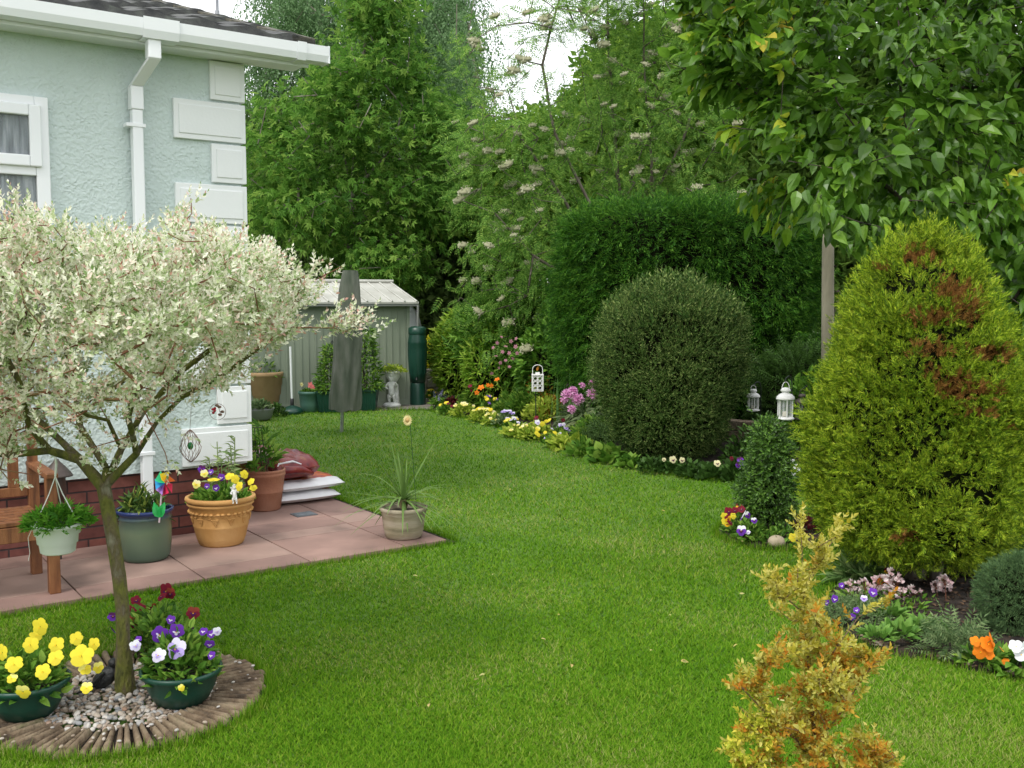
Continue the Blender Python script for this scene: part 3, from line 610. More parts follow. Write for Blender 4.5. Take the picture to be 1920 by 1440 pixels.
rowan('tall rowan in cream flower with straight grey stem above the left half of the hedge', 15.5, [(1060,-120),(1230,-140),(1250,60),(1230,250),(1240,400),(1100,430),(1050,300),(1100,180),(1080,60)],
   [[(1170,420),(1155,300),(1145,150),(1135,-100)], (0, [(1158,330),(1100,190),(1080,80)]), (.3, [(1165,390),(1215,250),(1240,120)])], 150, 11, None, nfl=60)
rowan('rowan in cream flower with dark upright stem above the right half of the hedge', 15.2, [(1210,-140),(1400,-140),(1420,150),(1400,330),(1440,420),(1230,430),(1190,330),(1230,140)],
   [[(1222,420),(1222,300),(1210,180),(1203,-100)], (0, [(1222,380),(1280,260),(1330,120)]), (.3, [(1222,400),(1290,350),(1350,260)])], 170, 11, None, nfl=70)
# ---- background wood: separate trees with full crowns, then the far wood itself
wleaf1 = LF('wood_leaf_light', [(.04,.11,.015),(.08,.19,.03),(.13,.27,.04),(.2,.34,.06)], .4, .6, clump=.3, cscale=.5)
wleaf2 = LF('wood_leaf_dark', [(.04,.10,.02),(.07,.15,.03),(.11,.22,.045)], .5, .6, clump=.3, cscale=.5)
wleaf3 = LF('wood_leaf_grey', [(.055,.11,.04),(.09,.17,.06),(.14,.23,.085)], .45, .6, clump=.3, cscale=.5)
cl = T_clump(12, .36, .55, 5)
def wtree(name, lab, Y, dY, poly, tr, n, per, size, m, bm=bark, spread=.25, rmax=.13, holes=(), T=cl):
    att = rect_att(n, Y, dY, poly, holes, .3); sd = [[np.array([at(tr[0][0], tr[0][1], Y)[0], Y, -.05])] + [at(u, v, Y) for u, v in tr]]
    return tree(name, lab, sd, att, T, per, size, m, bm, .010, rmax, rmax*1.2, .5, spread, .2, .9, .6, 'trees of the wood behind the garden', keep=keepsky(.25))
wtree('background_tree', 'pale green leafy tree behind the rowans above the hedge', 20, 1.6, [(1070,150),(1150,60),(1250,80),(1330,40),(1420,100),(1450,420),(1080,430),(1040,300)], [(1260,420),(1270,250),(1250,120)], 230, 14, .55, wleaf1)
wtree('background_tree', 'dark green tree behind the cherry at the right, with sky flecks in its crown', 18, 1.6, [(1350,-150),(1700,-160),(2300,-160),(2300,560),(1500,520),(1380,430),(1400,200)], [(1480,400),(1490,200),(1480,0)], 420, 12, .5, wleaf2)
wtree('background_tree', 'ivy clad pale dead stem with green leaves right of the slender birch', 20, 1.2, [(885,300),(960,260),(1080,220),(1100,420),(1000,480),(900,450)], [(955,470),(958,300),(962,235)], 130, 13, .45, wleaf1, barkpale)
wtree('background_tree', 'bushy dark tree filling the gap between maple and shrubs above the water butt', 22, 1.8, [(720,330),(900,330),(960,400),(940,560),(900,640),(720,620),(700,480)], [(830,560),(820,450),(830,370)], 240, 14, .5, wleaf3)
wtree('background_tree', 'dark leafy tree low behind the left side of the maple beside the house', 24, 1.8, [(420,250),(560,200),(700,260),(720,560),(600,640),(420,620)], [(560,560),(540,420),(550,300)], 230, 13, .55, wleaf3)
b = B(); n = 15000
X = RN.uniform(-22, 26, n); Y = 30 + RN.uniform(0, 1, n)**1.5 * 9; Z = RN.uniform(0, 1, n) ** .8 * (8.0 + 1.8*noi(np.c_[X, Y*0, Y*0], .35) + noi(np.c_[X, Y, Y*0], 1.1)); P = np.c_[X, Y, Z]
u, v = proj(P); k = ~inpoly(u, v, [(850,-400),(1140,-400),(1130,160),(1060,190),(990,210),(940,260),(880,220)]) & (v > 60); P = P[k]
leaves(b, cl, P, rnd(len(P)) + [0,-.6,.3], .8, .1, .8); 
for i in range(60):
    x = RN.uniform(-20, 24); y = RN.uniform(30, 37); b.tube([[x,y,-.1],[x+RN.normal(0,.2),y,3.5],[x+RN.normal(0,.5),y,6.5]], [.14,.11,.05], 5, 1)
props(b.build('far_wood', [wleaf2, bark]), 'continuous dark green wood closing the view behind every garden tree', 'wood', kind='stuff')

# ---- clipped conifer hedge, round shrub, thuja, others
spr = [T_spray(9, .14, .25, 40, 1), T_spray(9, .14, .45, 46, 2), T_spray(7, .17, .1, 34, 3)]
hl = LF('hedge_leaf', [(.014,.06,.006),(.03,.115,.010),(.065,.19,.017),(.13,.29,.03)], .12, .55, clump=.3, cscale=1.5)
hc = G(1282, 815); hc = np.array([at(1282, 700, 12.3)[0], 12.3, 0])
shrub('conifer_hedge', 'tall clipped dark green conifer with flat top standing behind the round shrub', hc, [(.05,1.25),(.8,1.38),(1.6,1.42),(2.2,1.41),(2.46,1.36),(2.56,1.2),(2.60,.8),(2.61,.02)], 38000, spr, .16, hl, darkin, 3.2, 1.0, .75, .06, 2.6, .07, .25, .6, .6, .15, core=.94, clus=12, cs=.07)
tw = [T_twig(12, .26, .42, 50, 1), T_twig(10, .3, .4, 42, 5)]
rl = LF('round_shrub_leaf', [(.024,.062,.012),(.055,.12,.022),(.12,.20,.045),(.28,.35,.11)], .12, .5, clump=.2, cscale=2)
rc = np.array([at(1255, 800, 9.9)[0], 9.9, 0.])
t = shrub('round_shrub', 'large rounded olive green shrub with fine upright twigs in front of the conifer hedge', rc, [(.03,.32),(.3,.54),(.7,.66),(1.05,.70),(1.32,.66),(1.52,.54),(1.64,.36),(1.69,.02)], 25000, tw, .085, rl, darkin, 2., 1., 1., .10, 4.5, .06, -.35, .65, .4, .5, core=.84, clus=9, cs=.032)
b = B(); k = 1100; a = RN.uniform(0, 2*pi, k); r = RN.uniform(0, .66, k)**.7*.84; P = np.c_[rc[0] + r*np.cos(a), rc[1] + r*np.sin(a), 1.64 - .85*r**2.2 + .04*noi(np.c_[r*np.cos(a), r*np.sin(a), 0*a], 6)]
leaves(b, tw[0], P, np.c_[np.cos(a)*r, np.sin(a)*r, np.full(k, 1.)], RN.uniform(.6,1.5,k)*.15, -.3, .4); b.build('shoot', rl, t)
tsp = [T_spray(13, .17, .05, 48, 11), T_spray(11, .18, -.05, 42, 12), T_spray(13, .17, .15, 55, 13)]
tl = [LF('thuja_green', [(.05,.11,.008),(.12,.22,.013),(.28,.40,.02),(.46,.55,.045)], .12, .5, clump=.3, cscale=3), LF('thuja_brown', [(.12,.05,.014),(.27,.125,.03),(.40,.21,.06)], .2, .7)]
tc_ = np.array([at(1716, 1100, 5.45)[0], 5.45, .03])
def brown(P):
    u, v = proj(P); o = np.zeros(len(P), int)
    for cu, cv, ru, rv in ((1722,487,38,24),(1783,545,38,26),(1740,600,48,22),(1815,580,30,40),(1750,655,45,24),(1855,665,45,18),(1745,700,22,16),(1795,730,42,30),(1850,735,24,16),(1830,775,50,10),(1700,1000,22,12),(1890,800,14,10),(1660,505,14,8)):
        k = ((u-cu)/ru)**2 + ((v-cv)/rv)**2 < RN.uniform(.2, 1.3, len(P)); o[k & (RN.uniform(size=len(P)) < .85)] = 1
    return o
thp = [(.13,.20),(.20,.38),(.32,.49),(.56,.535),(.86,.535),(1.14,.485),(1.42,.405),(1.62,.32),(1.75,.23),(1.83,.11),(1.86,.02)]
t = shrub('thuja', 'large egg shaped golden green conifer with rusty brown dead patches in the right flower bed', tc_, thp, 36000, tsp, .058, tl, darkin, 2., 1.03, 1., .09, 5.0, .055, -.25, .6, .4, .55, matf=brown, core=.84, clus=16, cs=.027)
b = B(); k = 380; a = RN.uniform(0, 2*pi, k); zz = RN.uniform(.3, 1.8, k); r = np.interp(zz, [q[0] for q in thp], [q[1] for q in thp]); P = np.c_[tc_[0]+r*np.cos(a)*1.03, tc_[1]+r*np.sin(a), tc_[2]+zz]
leaves(b, tsp[1], P, np.c_[np.cos(a), np.sin(a), np.full(k, .9)], .085, 0, .4); b.build('shoot', tl[0], t)
b = B(); b.tube([tc_ - [0,0,.06], tc_ + [0,0,.4]], [.06,.05], 8); b.tube([tc_ - [-.1,0,.06], tc_ + [.16,.02,.4]], [.04,.03], 8); b.build('trunk', bark, t)

# ---- cherry with large drooping leaves over the right side
YC = 7.4; CH = [(1292,-60),(1288,100),(1325,190),(1345,270),(1405,330),(1388,372),(1440,400),(1455,440),(1500,405),(1545,470),(1600,425),(1640,470),(1700,430),(1760,480),(1800,455),(1850,520),(1870,620),(1900,700),(2350,720),(2350,-190),(1500,-190),(1330,-150)]
gb_ = at(1800, 900, YC + .3)[0]; sd = [[np.array([gb_, YC + .3, .05]), at(1800,700,YC+.3), at(1805,520,YC+.3), at(1790,300,YC+.2), at(1780,100,YC), at(1760,-200,YC)],
  [at(1803,600,YC+.3), at(1740,420,YC), at(1690,200,YC-.1), at(1680,0,YC)], [at(1805,520,YC+.3), at(1860,300,YC+.3), at(1930,100,YC+.2)], [at(1740,420,YC), at(1600,300,YC-.3), at(1480,210,YC-.4), at(1380,150,YC-.3)], [at(1803,650,YC+.3), at(1900,560,YC), at(1990,450,YC)]]
att = rect_att(600, YC, 1.35, CH, zmin=1.0)
ct = thing('cherry_tree', 'cherry tree with large drooping glossy green leaves overhanging the right side, young leaves yellowish', 'tree', sd[0][0])
N, Pn, tips = grow(sd, att, .22, .12); b = B(); wood(b, N, Pn, .0032, .085, .09); b.build('trunk', MT('cherry_bark', [(.025,.02,.015),(.06,.045,.035),(.09,.07,.055)], 10, .85, .7, 40, stretch=(.4,.4,2)), ct)
cleaf = [LF('cherry_leaf', [(.03,.09,.01),(.055,.155,.018),(.09,.22,.028),(.14,.29,.04)], .45, .36, clump=.15, cscale=1.5, spec=.5), LF('cherry_leaf_young', [(.10,.24,.02),(.20,.34,.03),(.30,.36,.05),(.36,.30,.06)], .4, .4, pos=[0,.5,.85,1])]
b = B(); Tl = [T_leaf(.55,.09,.18), T_leaf(.5,.14,.3)]; cen = np.array([at(1800,200,YC)[0], YC, 2.6])
for mi, sel, per in ((0, tips, 13), (1, tips, 6)):
    P = []; O = []
    for tp in sel:
        out = N[tp] - cen; far = np.linalg.norm(out / [2.0, 1.5, 1.6])
        lf_ = proj(N[tp])[0][0] < 1500
        if mi == 1 and ((far < .6 and not lf_) or RN.uniform() < (.08 if lf_ else .93)): continue
        p = tp
        for q in range(1 if mi else 3):
            if Pn[p] < 0: break
            k = max(1, per - 4*q); f = RN.uniform(0, 1 if not mi else .3, (k, 1)); P.append(N[p]*(1-f) + N[Pn[p]]*f + rnd(k)*(.075 if not mi else .03)); O.append(np.repeat((nrm(N[p]-N[Pn[p]]) + .5*nrm(out) + [0,-.15,0])[None], k, 0)); p = Pn[p]
    P = np.concatenate(P); O = np.concatenate(O); h = len(P)//2
    leaves(b, Tl[0], P[:h], O[:h], .120, .75, .75, .8, mi); leaves(b, Tl[1], P[h:], O[h:], .105, .9, .75, .8, mi)
b.build('crown', cleaf, ct)
b = B(); tb = at(1553, 440, 10.2); b.tube([[tb[0]+.05,10.2,0],[tb[0]+.02,10.2,1.2],tb-[0,0,.1],tb,tb+[0.01,0,.05],tb+[0,0,.12],tb+[-.01,0,.22]], [.07,.062,.058,.05,.02,.012,.006], 10); t = b.build('dead_trunk', barkpale); t.data.materials[0] = MT('dead_bark', [(.16,.15,.10),(.26,.24,.17),(.32,.30,.22)], 6, .9, .5, 30, stretch=(1,1,.3)); props(t, 'bare pale grey trunk sawn off below the cherry leaves, between hedge and golden conifer', 'tree trunk')

# ---- golden orange shrub in the foreground
YG = 2.3; GP = [(1485,968),(1500,985),(1522,1032),(1580,992),(1562,1030),(1532,1070),(1530,1110),(1545,1150),(1560,1180),(1610,1205),(1620,1260),(1600,1300),(1600,1340),(1650,1390),(1680,1450),(1720,1760),(1340,1760),(1370,1440),(1372,1330),(1385,1285),(1440,1235),(1470,1220),(1452,1150),(1440,1130),(1437,1082),(1472,1092),(1474,1060),(1485,1020)]
g0 = np.array([at(1545,1500,YG)[0], YG, .02]); sd = [[g0, at(1540,1500,YG), at(1520,1300,YG), at(1508,1150,YG), at(1500,985,YG)], [at(1530,1400,YG), at(1600,1300,YG), at(1640,1240,YG-.05)], [at(1530,1430,YG), at(1440,1340,YG-.06), at(1390,1290,YG-.08)], [at(1508,1150,YG), at(1465,1110,YG), at(1440,1085,YG)], [at(1505,1100,YG), at(1550,1030,YG+.02), at(1576,995,YG+.02)], [at(1520,1300,YG), at(1570,1210,YG), at(1610,1155,YG+.05), at(1655,1135,YG+.05)], [at(1540,1500,YG), at(1640,1440,YG-.05), at(1680,1420,YG-.08)]]
att = rect_att(420, YG, .17, GP, zmin=.1); att = np.concatenate([att, [at(1440,1084,YG), at(1578,992,YG+.02), at(1492,970,YG), at(1660,1132,YG+.05), at(1662,1240,YG-.05), at(1640,1242,YG), at(1376,1290,YG-.05)]])
gt_ = thing('golden_shrub', 'narrow foreground shrub with small golden yellow leaves turning orange towards its base', 'shrub', g0)
N, Pn, tips = grow(sd, att, .05, .12); b = B(); wood(b, N, Pn, .0011, .010, .012, 6, ex=2.5); b.build('stem', MT('shrub_stem', [(.10,.05,.03),(.22,.14,.08)], 30, .9, .5, 90), gt_)
gl = [LF('golden_leaf', [(.36,.32,.03),(.50,.44,.06),(.64,.58,.17),(.30,.32,.04)], .35, .45), LF('amber_leaf', [(.48,.17,.02),(.54,.27,.03),(.56,.36,.05),(.46,.36,.05)], .35, .45), LF('lime_leaf', [(.22,.30,.03),(.34,.40,.05),(.55,.52,.10)], .35, .45)]
b = B(); gtw = T_twig(9, .42, .52, 62, 3, T_leaf(.55,.08,.1)); P = []; O = []
for tp in tips:
    p = tp
    for q in range(3):
        if Pn[p] < 0: break
        k = (5,4,2)[q]; f = RN.uniform(0,1,(k,1)); P.append(N[p]*(1-f) + N[Pn[p]]*f + rnd(k)*.006); O.append(np.repeat((nrm(N[p]-N[Pn[p]]) + [0,0,.5])[None], k, 0)); p = Pn[p]
P = np.concatenate(P); O = np.concatenate(O); u, v = proj(P); q = (v - 1000) / 500 + .25*noi(P, 9) + RN.normal(0, .15, len(P)); low = (u < 1450) & (v > 1300)
mi = np.where(q < .38, 0, np.where(RN.uniform(size=len(P)) < .42, 1, 0)); mi = np.where(low & (RN.uniform(size=len(P)) < .6), 2, mi)
for m in range(3):
    k = mi == m; leaves(b, gtw, P[k], O[k], .040, -.2, .7, .4, m)
b.build('foliage', gl, gt_)

# ---- box cone in its round bed
bx = G(1440, 1004); bl_ = LF('box_leaf', [(.02,.06,.015),(.035,.10,.022),(.07,.18,.03),(.14,.30,.06)], .25, .4, clump=.25, cscale=6, spec=.5)
t = shrub('box_shrub', 'small loose cone shaped shrub with glossy dark leaves in the little round bed', bx, [(.10,.09),(.18,.16),(.32,.17),(.45,.14),(.56,.12),(.66,.10),(.73,.06),(.76,.01)], 1700, [T_twig(9,.4,.5,60,4), T_twig(7,.45,.5,50,9)], .07, bl_, darkin, lump=.22, ls=10, depth=.045, core=.3, clus=8, cs=.02)
b = B(); b.tube([bx - [0,0,.02], bx + [.03,0,.3]], [.012,.01], 6); b.tube([bx + [.07,-.05,-.02], bx + [.05,-.05,.3]], .006, 6); b.build('stem', bark, t)

# ================================================================== FLOWER KINDS
def petal(bb, c, rx, ry, z, mi, rot=0, cup=.05):
    a = np.linspace(0, 2*pi, 10, endpoint=False); x = rx*np.cos(a)*(1+.05*np.cos(3*a)); y = ry*np.sin(a); k, s = math.cos(rot), math.sin(rot)
    V = [[c[0], c[1], z]] + [[c[0]+p*k-q*s, c[1]+p*s+q*k, z - cup + .02*math.sin(5*t_)] for p, q, t_ in zip(x, y, a)]
    bb.add(V, [[0, 1+i, 1+(i+1) % 10] for i in range(10)], mi, True)
def flat(name, c, tr=.25):
    if name in MATS: return MATS[name]
    return LF(name, [tuple(q*.85 for q in c), c, tuple(min(1, q*1.12) for q in c)], tr, .6)
PET = {'yellow': (.80,.68,.05), 'lemon': (.86,.80,.22), 'cream': (.82,.76,.45), 'violet': (.16,.04,.42), 'lilac': (.50,.40,.80), 'pale': (.76,.72,.90), 'white': (.84,.85,.88), 'wine': (.20,.012,.03), 'plum': (.09,.015,.10), 'orange': (.85,.24,.015), 'gold': (.85,.50,.02), 'rust': (.28,.05,.03)}
def pansy(up, low, blotch, nm):
    bb = B()
    for sx in (-1, 1): petal(bb, (sx*.20,.26), .30, .30, 0, 0)
    for sx in (-1, 1): petal(bb, (sx*.30,-.04), .28, .25, .03, 1)
    petal(bb, (0,-.28), .36, .28, .05, 1)
    if blotch:
        for sx in (-1, 1): petal(bb, (sx*.15,-.03), .12, .07, .075, 2, sx*.3, .01)
        petal(bb, (0,-.16), .12, .11, .085, 2, 0, .01)
    petal(bb, (0,-.02), .045, .05, .10, 3, 0, .01)
    bb.tube([[0,-.02,-.05],[0,-.15,-.35],[0,-.5,-.9]], .022, 4, 4)
    return proto(bb, 'flower', [flat('petal_'+up, PET[up]), flat('petal_'+low, PET[low]), flat('petal_'+(blotch or 'plum'), PET[blotch or 'plum']), flat('petal_gold', PET['gold']), flat('flower_stalk', (.12,.25,.05))])
FP = {k: pansy(*v, k) for k, v in {'yel': ('yellow','yellow',None), 'lem': ('lemon','yellow',None), 'cre': ('cream','lemon','yellow'), 'vio': ('violet','violet','pale'), 'lil': ('pale','lilac','violet'), 'whi': ('white','pale','lilac'), 'win': ('wine','wine','plum'), 'mix': ('wine','gold','wine'), 'two': ('white','violet','plum'), 'ora': ('orange','orange',None), 'rus': ('rust','wine','plum'), 'blo': ('cream','cream','plum'), 'pwh': ('white','white',None), 'plu': ('plum','violet','plum')}.items()}
def simple(c, nm, n=5, r=.3):
    bb = B()
    for i in range(n): a = i*2*pi/n; petal(bb, (math.cos(a)*.32, math.sin(a)*.32), r*1.1, r*.75, .01*(i % 2), 0, a, -.12)
    bb.ball((0,0,.03), (.13,.13,.08), 1); bb.tube([[0,0,-.02],[0,0,-.8]], .02, 4, 2)
    return proto(bb, 'flower', [flat('petal_'+nm, c), flat('petal_gold', PET['gold']), flat('flower_stalk', (.12,.25,.05))])
FP['pink'] = simple((.50,.24,.30), 'rosy'); FP['poppy'] = simple((.88,.25,.02), 'poppy', 5, .34); FP['daisy'] = simple((.82,.78,.4), 'primrose', 7, .2); FP['coral'] = simple((.85,.25,.25), 'coral')
bb = B(); r5 = np.random.default_rng(8)
for i in range(16):
    a = i*2.4; el = .15 + .85*(i/16); d = np.array([math.cos(a)*math.cos(el*1.5), math.sin(a)*math.cos(el*1.5), math.sin(el*1.5)]); V, Fq = T_multi(T_leaf(.5,.1,-.1), [((0,0,0), [math.cos(q)*.7, math.sin(q)*.7, .7], [0,0,1], .42) for q in np.arange(5)*2*pi/5])
    R_ = np.array(face_rot(d)); bb.add(V @ R_.T + d*.42, Fq, 0); bb.tube([[0,0,0], d*.45], .03, 4, 1)
FP['rhodo'] = proto(bb, 'flower_truss', [LF('rhododendron_petal', [(.62,.22,.50),(.78,.38,.66),(.86,.58,.76)], .3, .5), flat('flower_stalk', (.12,.25,.05))])
bb = B()
for i in range(11): d = nrm(r5.normal(size=3) + [0,0,.5]); V, Fq = T_multi(T_dia(.8,.1), [(d*.35, nrm(r5.normal(size=3))+d, d, .34) for _ in range(5)]); bb.add(V, Fq, 0); bb.tube([[0,0,-.2], d*.35], .02, 3, 1)
bb.tube([[0,0,-.1],[.05,0,-1.4],[.0,0,-2.6]], .03, 4, 1)
FP['saxi'] = proto(bb, 'flower_spray', [LF('saxifrage_petal', [(.62,.40,.42),(.80,.66,.66),(.84,.78,.76)], .3, .6), flat('red_stalk', (.22,.09,.06))])
bb = B()
for i in range(30): t_ = i/30; a = i*2.4; bb.add(*T_multi(T_dia(.6), [([math.cos(a)*.08, math.sin(a)*.08, t_*1.6], [math.cos(a), math.sin(a), .2], [0,0,1], .26*(1-.5*t_))]), 0)
bb.tube([[0,0,-.8],[0,0,1.6]], .03, 4, 1)
FP['spire'] = proto(bb, 'flower_spike', [LF('spike_petal', [(.20,.17,.55),(.42,.38,.75),(.62,.6,.85)], .3, .6), flat('flower_stalk', (.12,.25,.05))])

lgreen = LF('bedding_leaf', [(.03,.10,.015),(.06,.17,.025),(.11,.25,.04),(.20,.34,.07)], .3, .5, clump=.15, cscale=8)
lyel = LF('lime_bedding_leaf', [(.13,.24,.03),(.24,.36,.05),(.38,.48,.10)], .35, .5)
lgrey = LF('grey_bedding_leaf', [(.05,.11,.05),(.10,.18,.09),(.18,.27,.15)], .3, .6)
ldark = LF('dark_bedding_leaf', [(.015,.05,.012),(.03,.085,.02),(.05,.13,.03)], .25, .45)
lbronze = LF('bronze_leaf', [(.20,.05,.02),(.38,.13,.03),(.42,.28,.05),(.25,.3,.05)], .3, .5)
lwine = LF('wine_leaf', [(.07,.012,.015),(.14,.02,.03),(.10,.05,.02)], .2, .5)
TL = {'dia': T_dia(.42,.06), 'oval': T_leaf(.5,.08,.15), 'round': T_leaf(.85,.1,.1), 'long': T_leaf(.24,.06,.35), 'twig': T_twig(8,.42,.42,60,6), 'maple': T_maple(), 'fern': T_pinnate(7,.25), 'rose': T_leaf(.42,.1,.2)}
def plant(name, label, base, rx, h, T, n, size, mat, flowers=(), cat='plant', group=None, up=.6, spots=None, fs=.05, ry=None, face=(0,-1,.35), lay=.35, grow_z=0.):
    base = np.array([base[0], base[1], base[2] if len(base) > 2 else 0.]); t = thing(name, label, cat, base, group); ry = ry or rx
    a = RN.uniform(0, 2*pi, n); r = RN.uniform(0, 1, n) ** .5; z = (1 - r**2)**.5 * RN.uniform(.45, 1.05, n) + grow_z
    P = base + np.c_[np.cos(a)*r*rx, np.sin(a)*r*ry, z*h*(1+.12*RN.normal(size=n))]; O = np.c_[np.cos(a)*r, np.sin(a)*r, up + 0*r]
    b = B(); leaves(b, TL[T] if isinstance(T, str) else T, P - nrm(O)*size*.4, O, size, -.1, .7, .7)
    for i in range(min(26, max(6, n//14))): b.tube([base + [RN.normal(0,rx*.15), RN.normal(0,ry*.15), -.005], (base*[1,1,0] + P[i]*[1,1,0])*.5 + [0,0,base[2] + (P[i][2]-base[2])*.6], P[i]], min(.0025, h*.02), 3, 1)
    b.build('foliage', [mat, flat('flower_stalk', (.12,.25,.05))], t)
    fl = []
    if spots:
        for q in spots: k, u, v = q[:3]; Y = q[3] if len(q) > 3 and q[3] else base[1] - ry*.75; s_ = q[4] if len(q) > 4 else fs; fl.append((k, at(u, v, Y), s_))
    for k, cnt in flowers:
        for i in range(cnt):
            a_ = RN.uniform(0, 2*pi); r_ = RN.uniform(.05, .95); fl.append((k, base + [math.cos(a_)*r_*rx, math.sin(a_)*r_*ry, (h*((1-r_**2)**.5) + fs*.45)], fs))
    for k, p, s_ in fl:
        o = 'up' in k; kk = k.replace('_up', '')
        d = nrm(np.array(face) + RN.normal(0, .40, 3)) if not o and kk not in ('spire','saxi') else np.array([RN.normal(0,.35), -.75*o + RN.normal(0,.25), 1.])
        inst(FP[kk].name.split('.')[0], FP[kk], t, p, face_rot(d, RN.normal(0,.25) if not o else 0), s_ * RN.uniform(.66, 1.0))
    return t

# ================================================================== TREE RING, PEBBLES, BOWLS, BIRD
TX, TY = TRUNK[0], TRUNK[1]; woodr = MT('weathered_ring', [(.05,.035,.022),(.15,.105,.065),(.24,.185,.12),(.10,.10,.04)], 11, .95, .9, 70, pos=(.3,.7))
rg = thing('tree_ring', 'round brown edging of radial ridges circling the willow trunk', 'edging', (TX, TY, 0)); nR = 84; b = B(); bs2 = B()
b.lathe([(.30,.004),(.31,.012),(.52,.012),(.535,.0),(.535,-.02)], (TX,TY,0), 60)
for i in range(nR):
    a = i*2*pi/nR + RN.normal(0,.006); r0, r1 = .325 + RN.normal(0,.008), .525 + RN.normal(0,.008); w0, w1 = .0085, .0135; c_, s_ = math.cos(a), math.sin(a); hgt = .022 + RN.normal(0,.003)
    sec = [(-1,0),(-.8,.75),(-.3,1),(.3,1),(.8,.75),(1,0)]; V = []
    for r, w in ((r0,w0),(r0+.01,w0),((r0+r1)/2,(w0+w1)/2),(r1-.012,w1),(r1,w1*.9)):
        e = .55 if r in (r0, r1) else 1
        for q, z in sec: V.append([TX + c_*r - s_*q*w, TY + s_*r + c_*q*w, .011 + z*hgt*e + RN.normal(0,.0008)])
    F_ = [[k*6+j, k*6+j+1, (k+1)*6+j+1, (k+1)*6+j] for k in range(4) for j in range(5)]; bs2.add(V, F_, 0, True); bs2.add(V[:6], [[0,1,2,3,4,5]]); bs2.add(V[-6:], [[5,4,3,2,1,0]])
b.build('base_disc', soil, rg); bs2.build('ridges', woodr, rg)
peb = LF('pebble', [(.16,.12,.09),(.32,.26,.20),(.42,.38,.33),(.24,.25,.26),(.55,.52,.47),(.30,.19,.13)], 0, .6, pos=[0,.25,.45,.65,.85,1])
b = B(); n = 1500; a = RN.uniform(0,2*pi,n); r = .34*RN.uniform(0,1,n)**.5; V, T_ = ICO; V = V*np.array([1,.72,.5]); P = np.c_[TX+r*np.cos(a), TY+r*np.sin(a), .014+RN.uniform(0,.022,n)*(1-(r/.36)**2)+.006]
A = rnd(n); A[:,2] *= .2; Vx, Fx = scatter((V, T_), P, A, rnd(n)*.25+[0,0,1], RN.uniform(.007,.017,n)); b.add(Vx, Fx, 0, True)
n = 60; a = RN.uniform(0,2*pi,n); r = RN.uniform(.34,.53,n); Vx, Fx = scatter((V, T_), np.c_[TX+r*np.cos(a), TY+r*np.sin(a), .038+0*a], rnd(n)*[1,1,.1], rnd(n)*.2+[0,0,1], RN.uniform(.005,.01,n)); b.add(Vx, Fx, 0, True)
props(b.build('pebbles', peb), 'mixed grey and tan pebbles heaped round the willow trunk', 'pebbles', kind='stuff')

compost = MT('compost', [(.02,.013,.008),(.06,.04,.025)], 40, .95, .9, 120)
def pot(name, label, c, prof, mat, rimz, cat='flower pot', extra=None, n=36, rim=None, group=None, soilz=.03):
    c = np.array([c[0], c[1], c[2] if len(c) > 2 else 0.]); t = thing(name, label, cat, c, group); R_ = np.interp(rimz, [z for r, z in prof], [r for r, z in prof])
    inner = [(R_-.012, rimz), (R_-.018, rimz-soilz-.01)]
    b = B(); b.lathe([(.001, .0)] + prof + inner, c, n); b.build('body', mat, t)
    b = B(); b.lathe([(R_-.0165, rimz-soilz), (R_*.5, rimz-soilz+.008), (.001, rimz-soilz+.012)], c, 24); b.build('soil', compost, t)
    if rim is not None: b = B(); b.lathe(rim[0], c, n); b.build('rim', rim[1], t)
    return t
gplas = MT('green_plastic', [(.005,.040,.026),(.008,.055,.036)], 3, .38, .05, 90)
bowl = [(.088,0),(.094,.012),(.102,.014),(.125,.06),(.137,.105),(.143,.112)]; brim = [(.139,.108),(.150,.113),(.153,.128),(.147,.134),(.138,.130),(.137,.112)]
BL = np.array([at(50,1330,3.63)[0], 3.64, .03]); BR_ = np.array([at(340,1330,3.75)[0], 3.76, .03])
for c, l in ((BL, 'dark green plastic bowl holding yellow pansies, left of the willow trunk'), (BR_, 'dark green plastic bowl holding violet pansies, right of the willow trunk')):
    pot('plant_bowl', l, c, bowl, gplas, .118, 'plant bowl', rim=(brim, gplas), group='green bowls at the willow')
plant('yellow_pansies', 'bushy pansy plant with large bright yellow flowers in the left green bowl', BL + [0,0,.09], .145, .13, 'oval', 420, .042, lgreen, cat='pansy plant',
  spots=[('yel',75,1176,3.64,.062),('yel',68,1192,3.68,.05),('yel',57,1210,3.56,.066),('yel',105,1210,3.6,.066),('yel',26,1246,3.52,.066),('yel',104,1234,3.54,.068),('yel',80,1260,3.5,.074),('yel',152,1230,3.54,.074),('yel',143,1198,3.6,.06),('yel',176,1208,3.6,.055),('yel',4,1224,3.6,.06),('lem',22,1272,3.5,.045),('lem',43,1298,3.48,.05),('lem',162,1290,3.5,.05),('lem',184,1252,3.6,.04),('lem',160,1255,3.55,.045),('yel',-30,1240,3.6,.06)])
plant('violet_pansies', 'pansy plant with violet, lilac and white flowers in the right green bowl', BR_ + [0,0,.09], .145, .17, 'oval', 560, .042, lgreen, cat='pansy plant',
  spots=[('vio',331,1184,3.72,.074),('vio',299,1190,3.76,.06),('lil',330,1217,3.66,.072),('whi',297,1229,3.64,.064),('whi',254,1211,3.7,.045),('vio',259,1199,3.74,.035),('vio',320,1162,3.8,.035),('vio',381,1184,3.75,.04),('vio',396,1189,3.75,.04),('whi',407,1184,3.75,.04),('vio',393,1208,3.7,.035),('vio',396,1229,3.7,.03),('lem',340,1290,3.6,.03)])
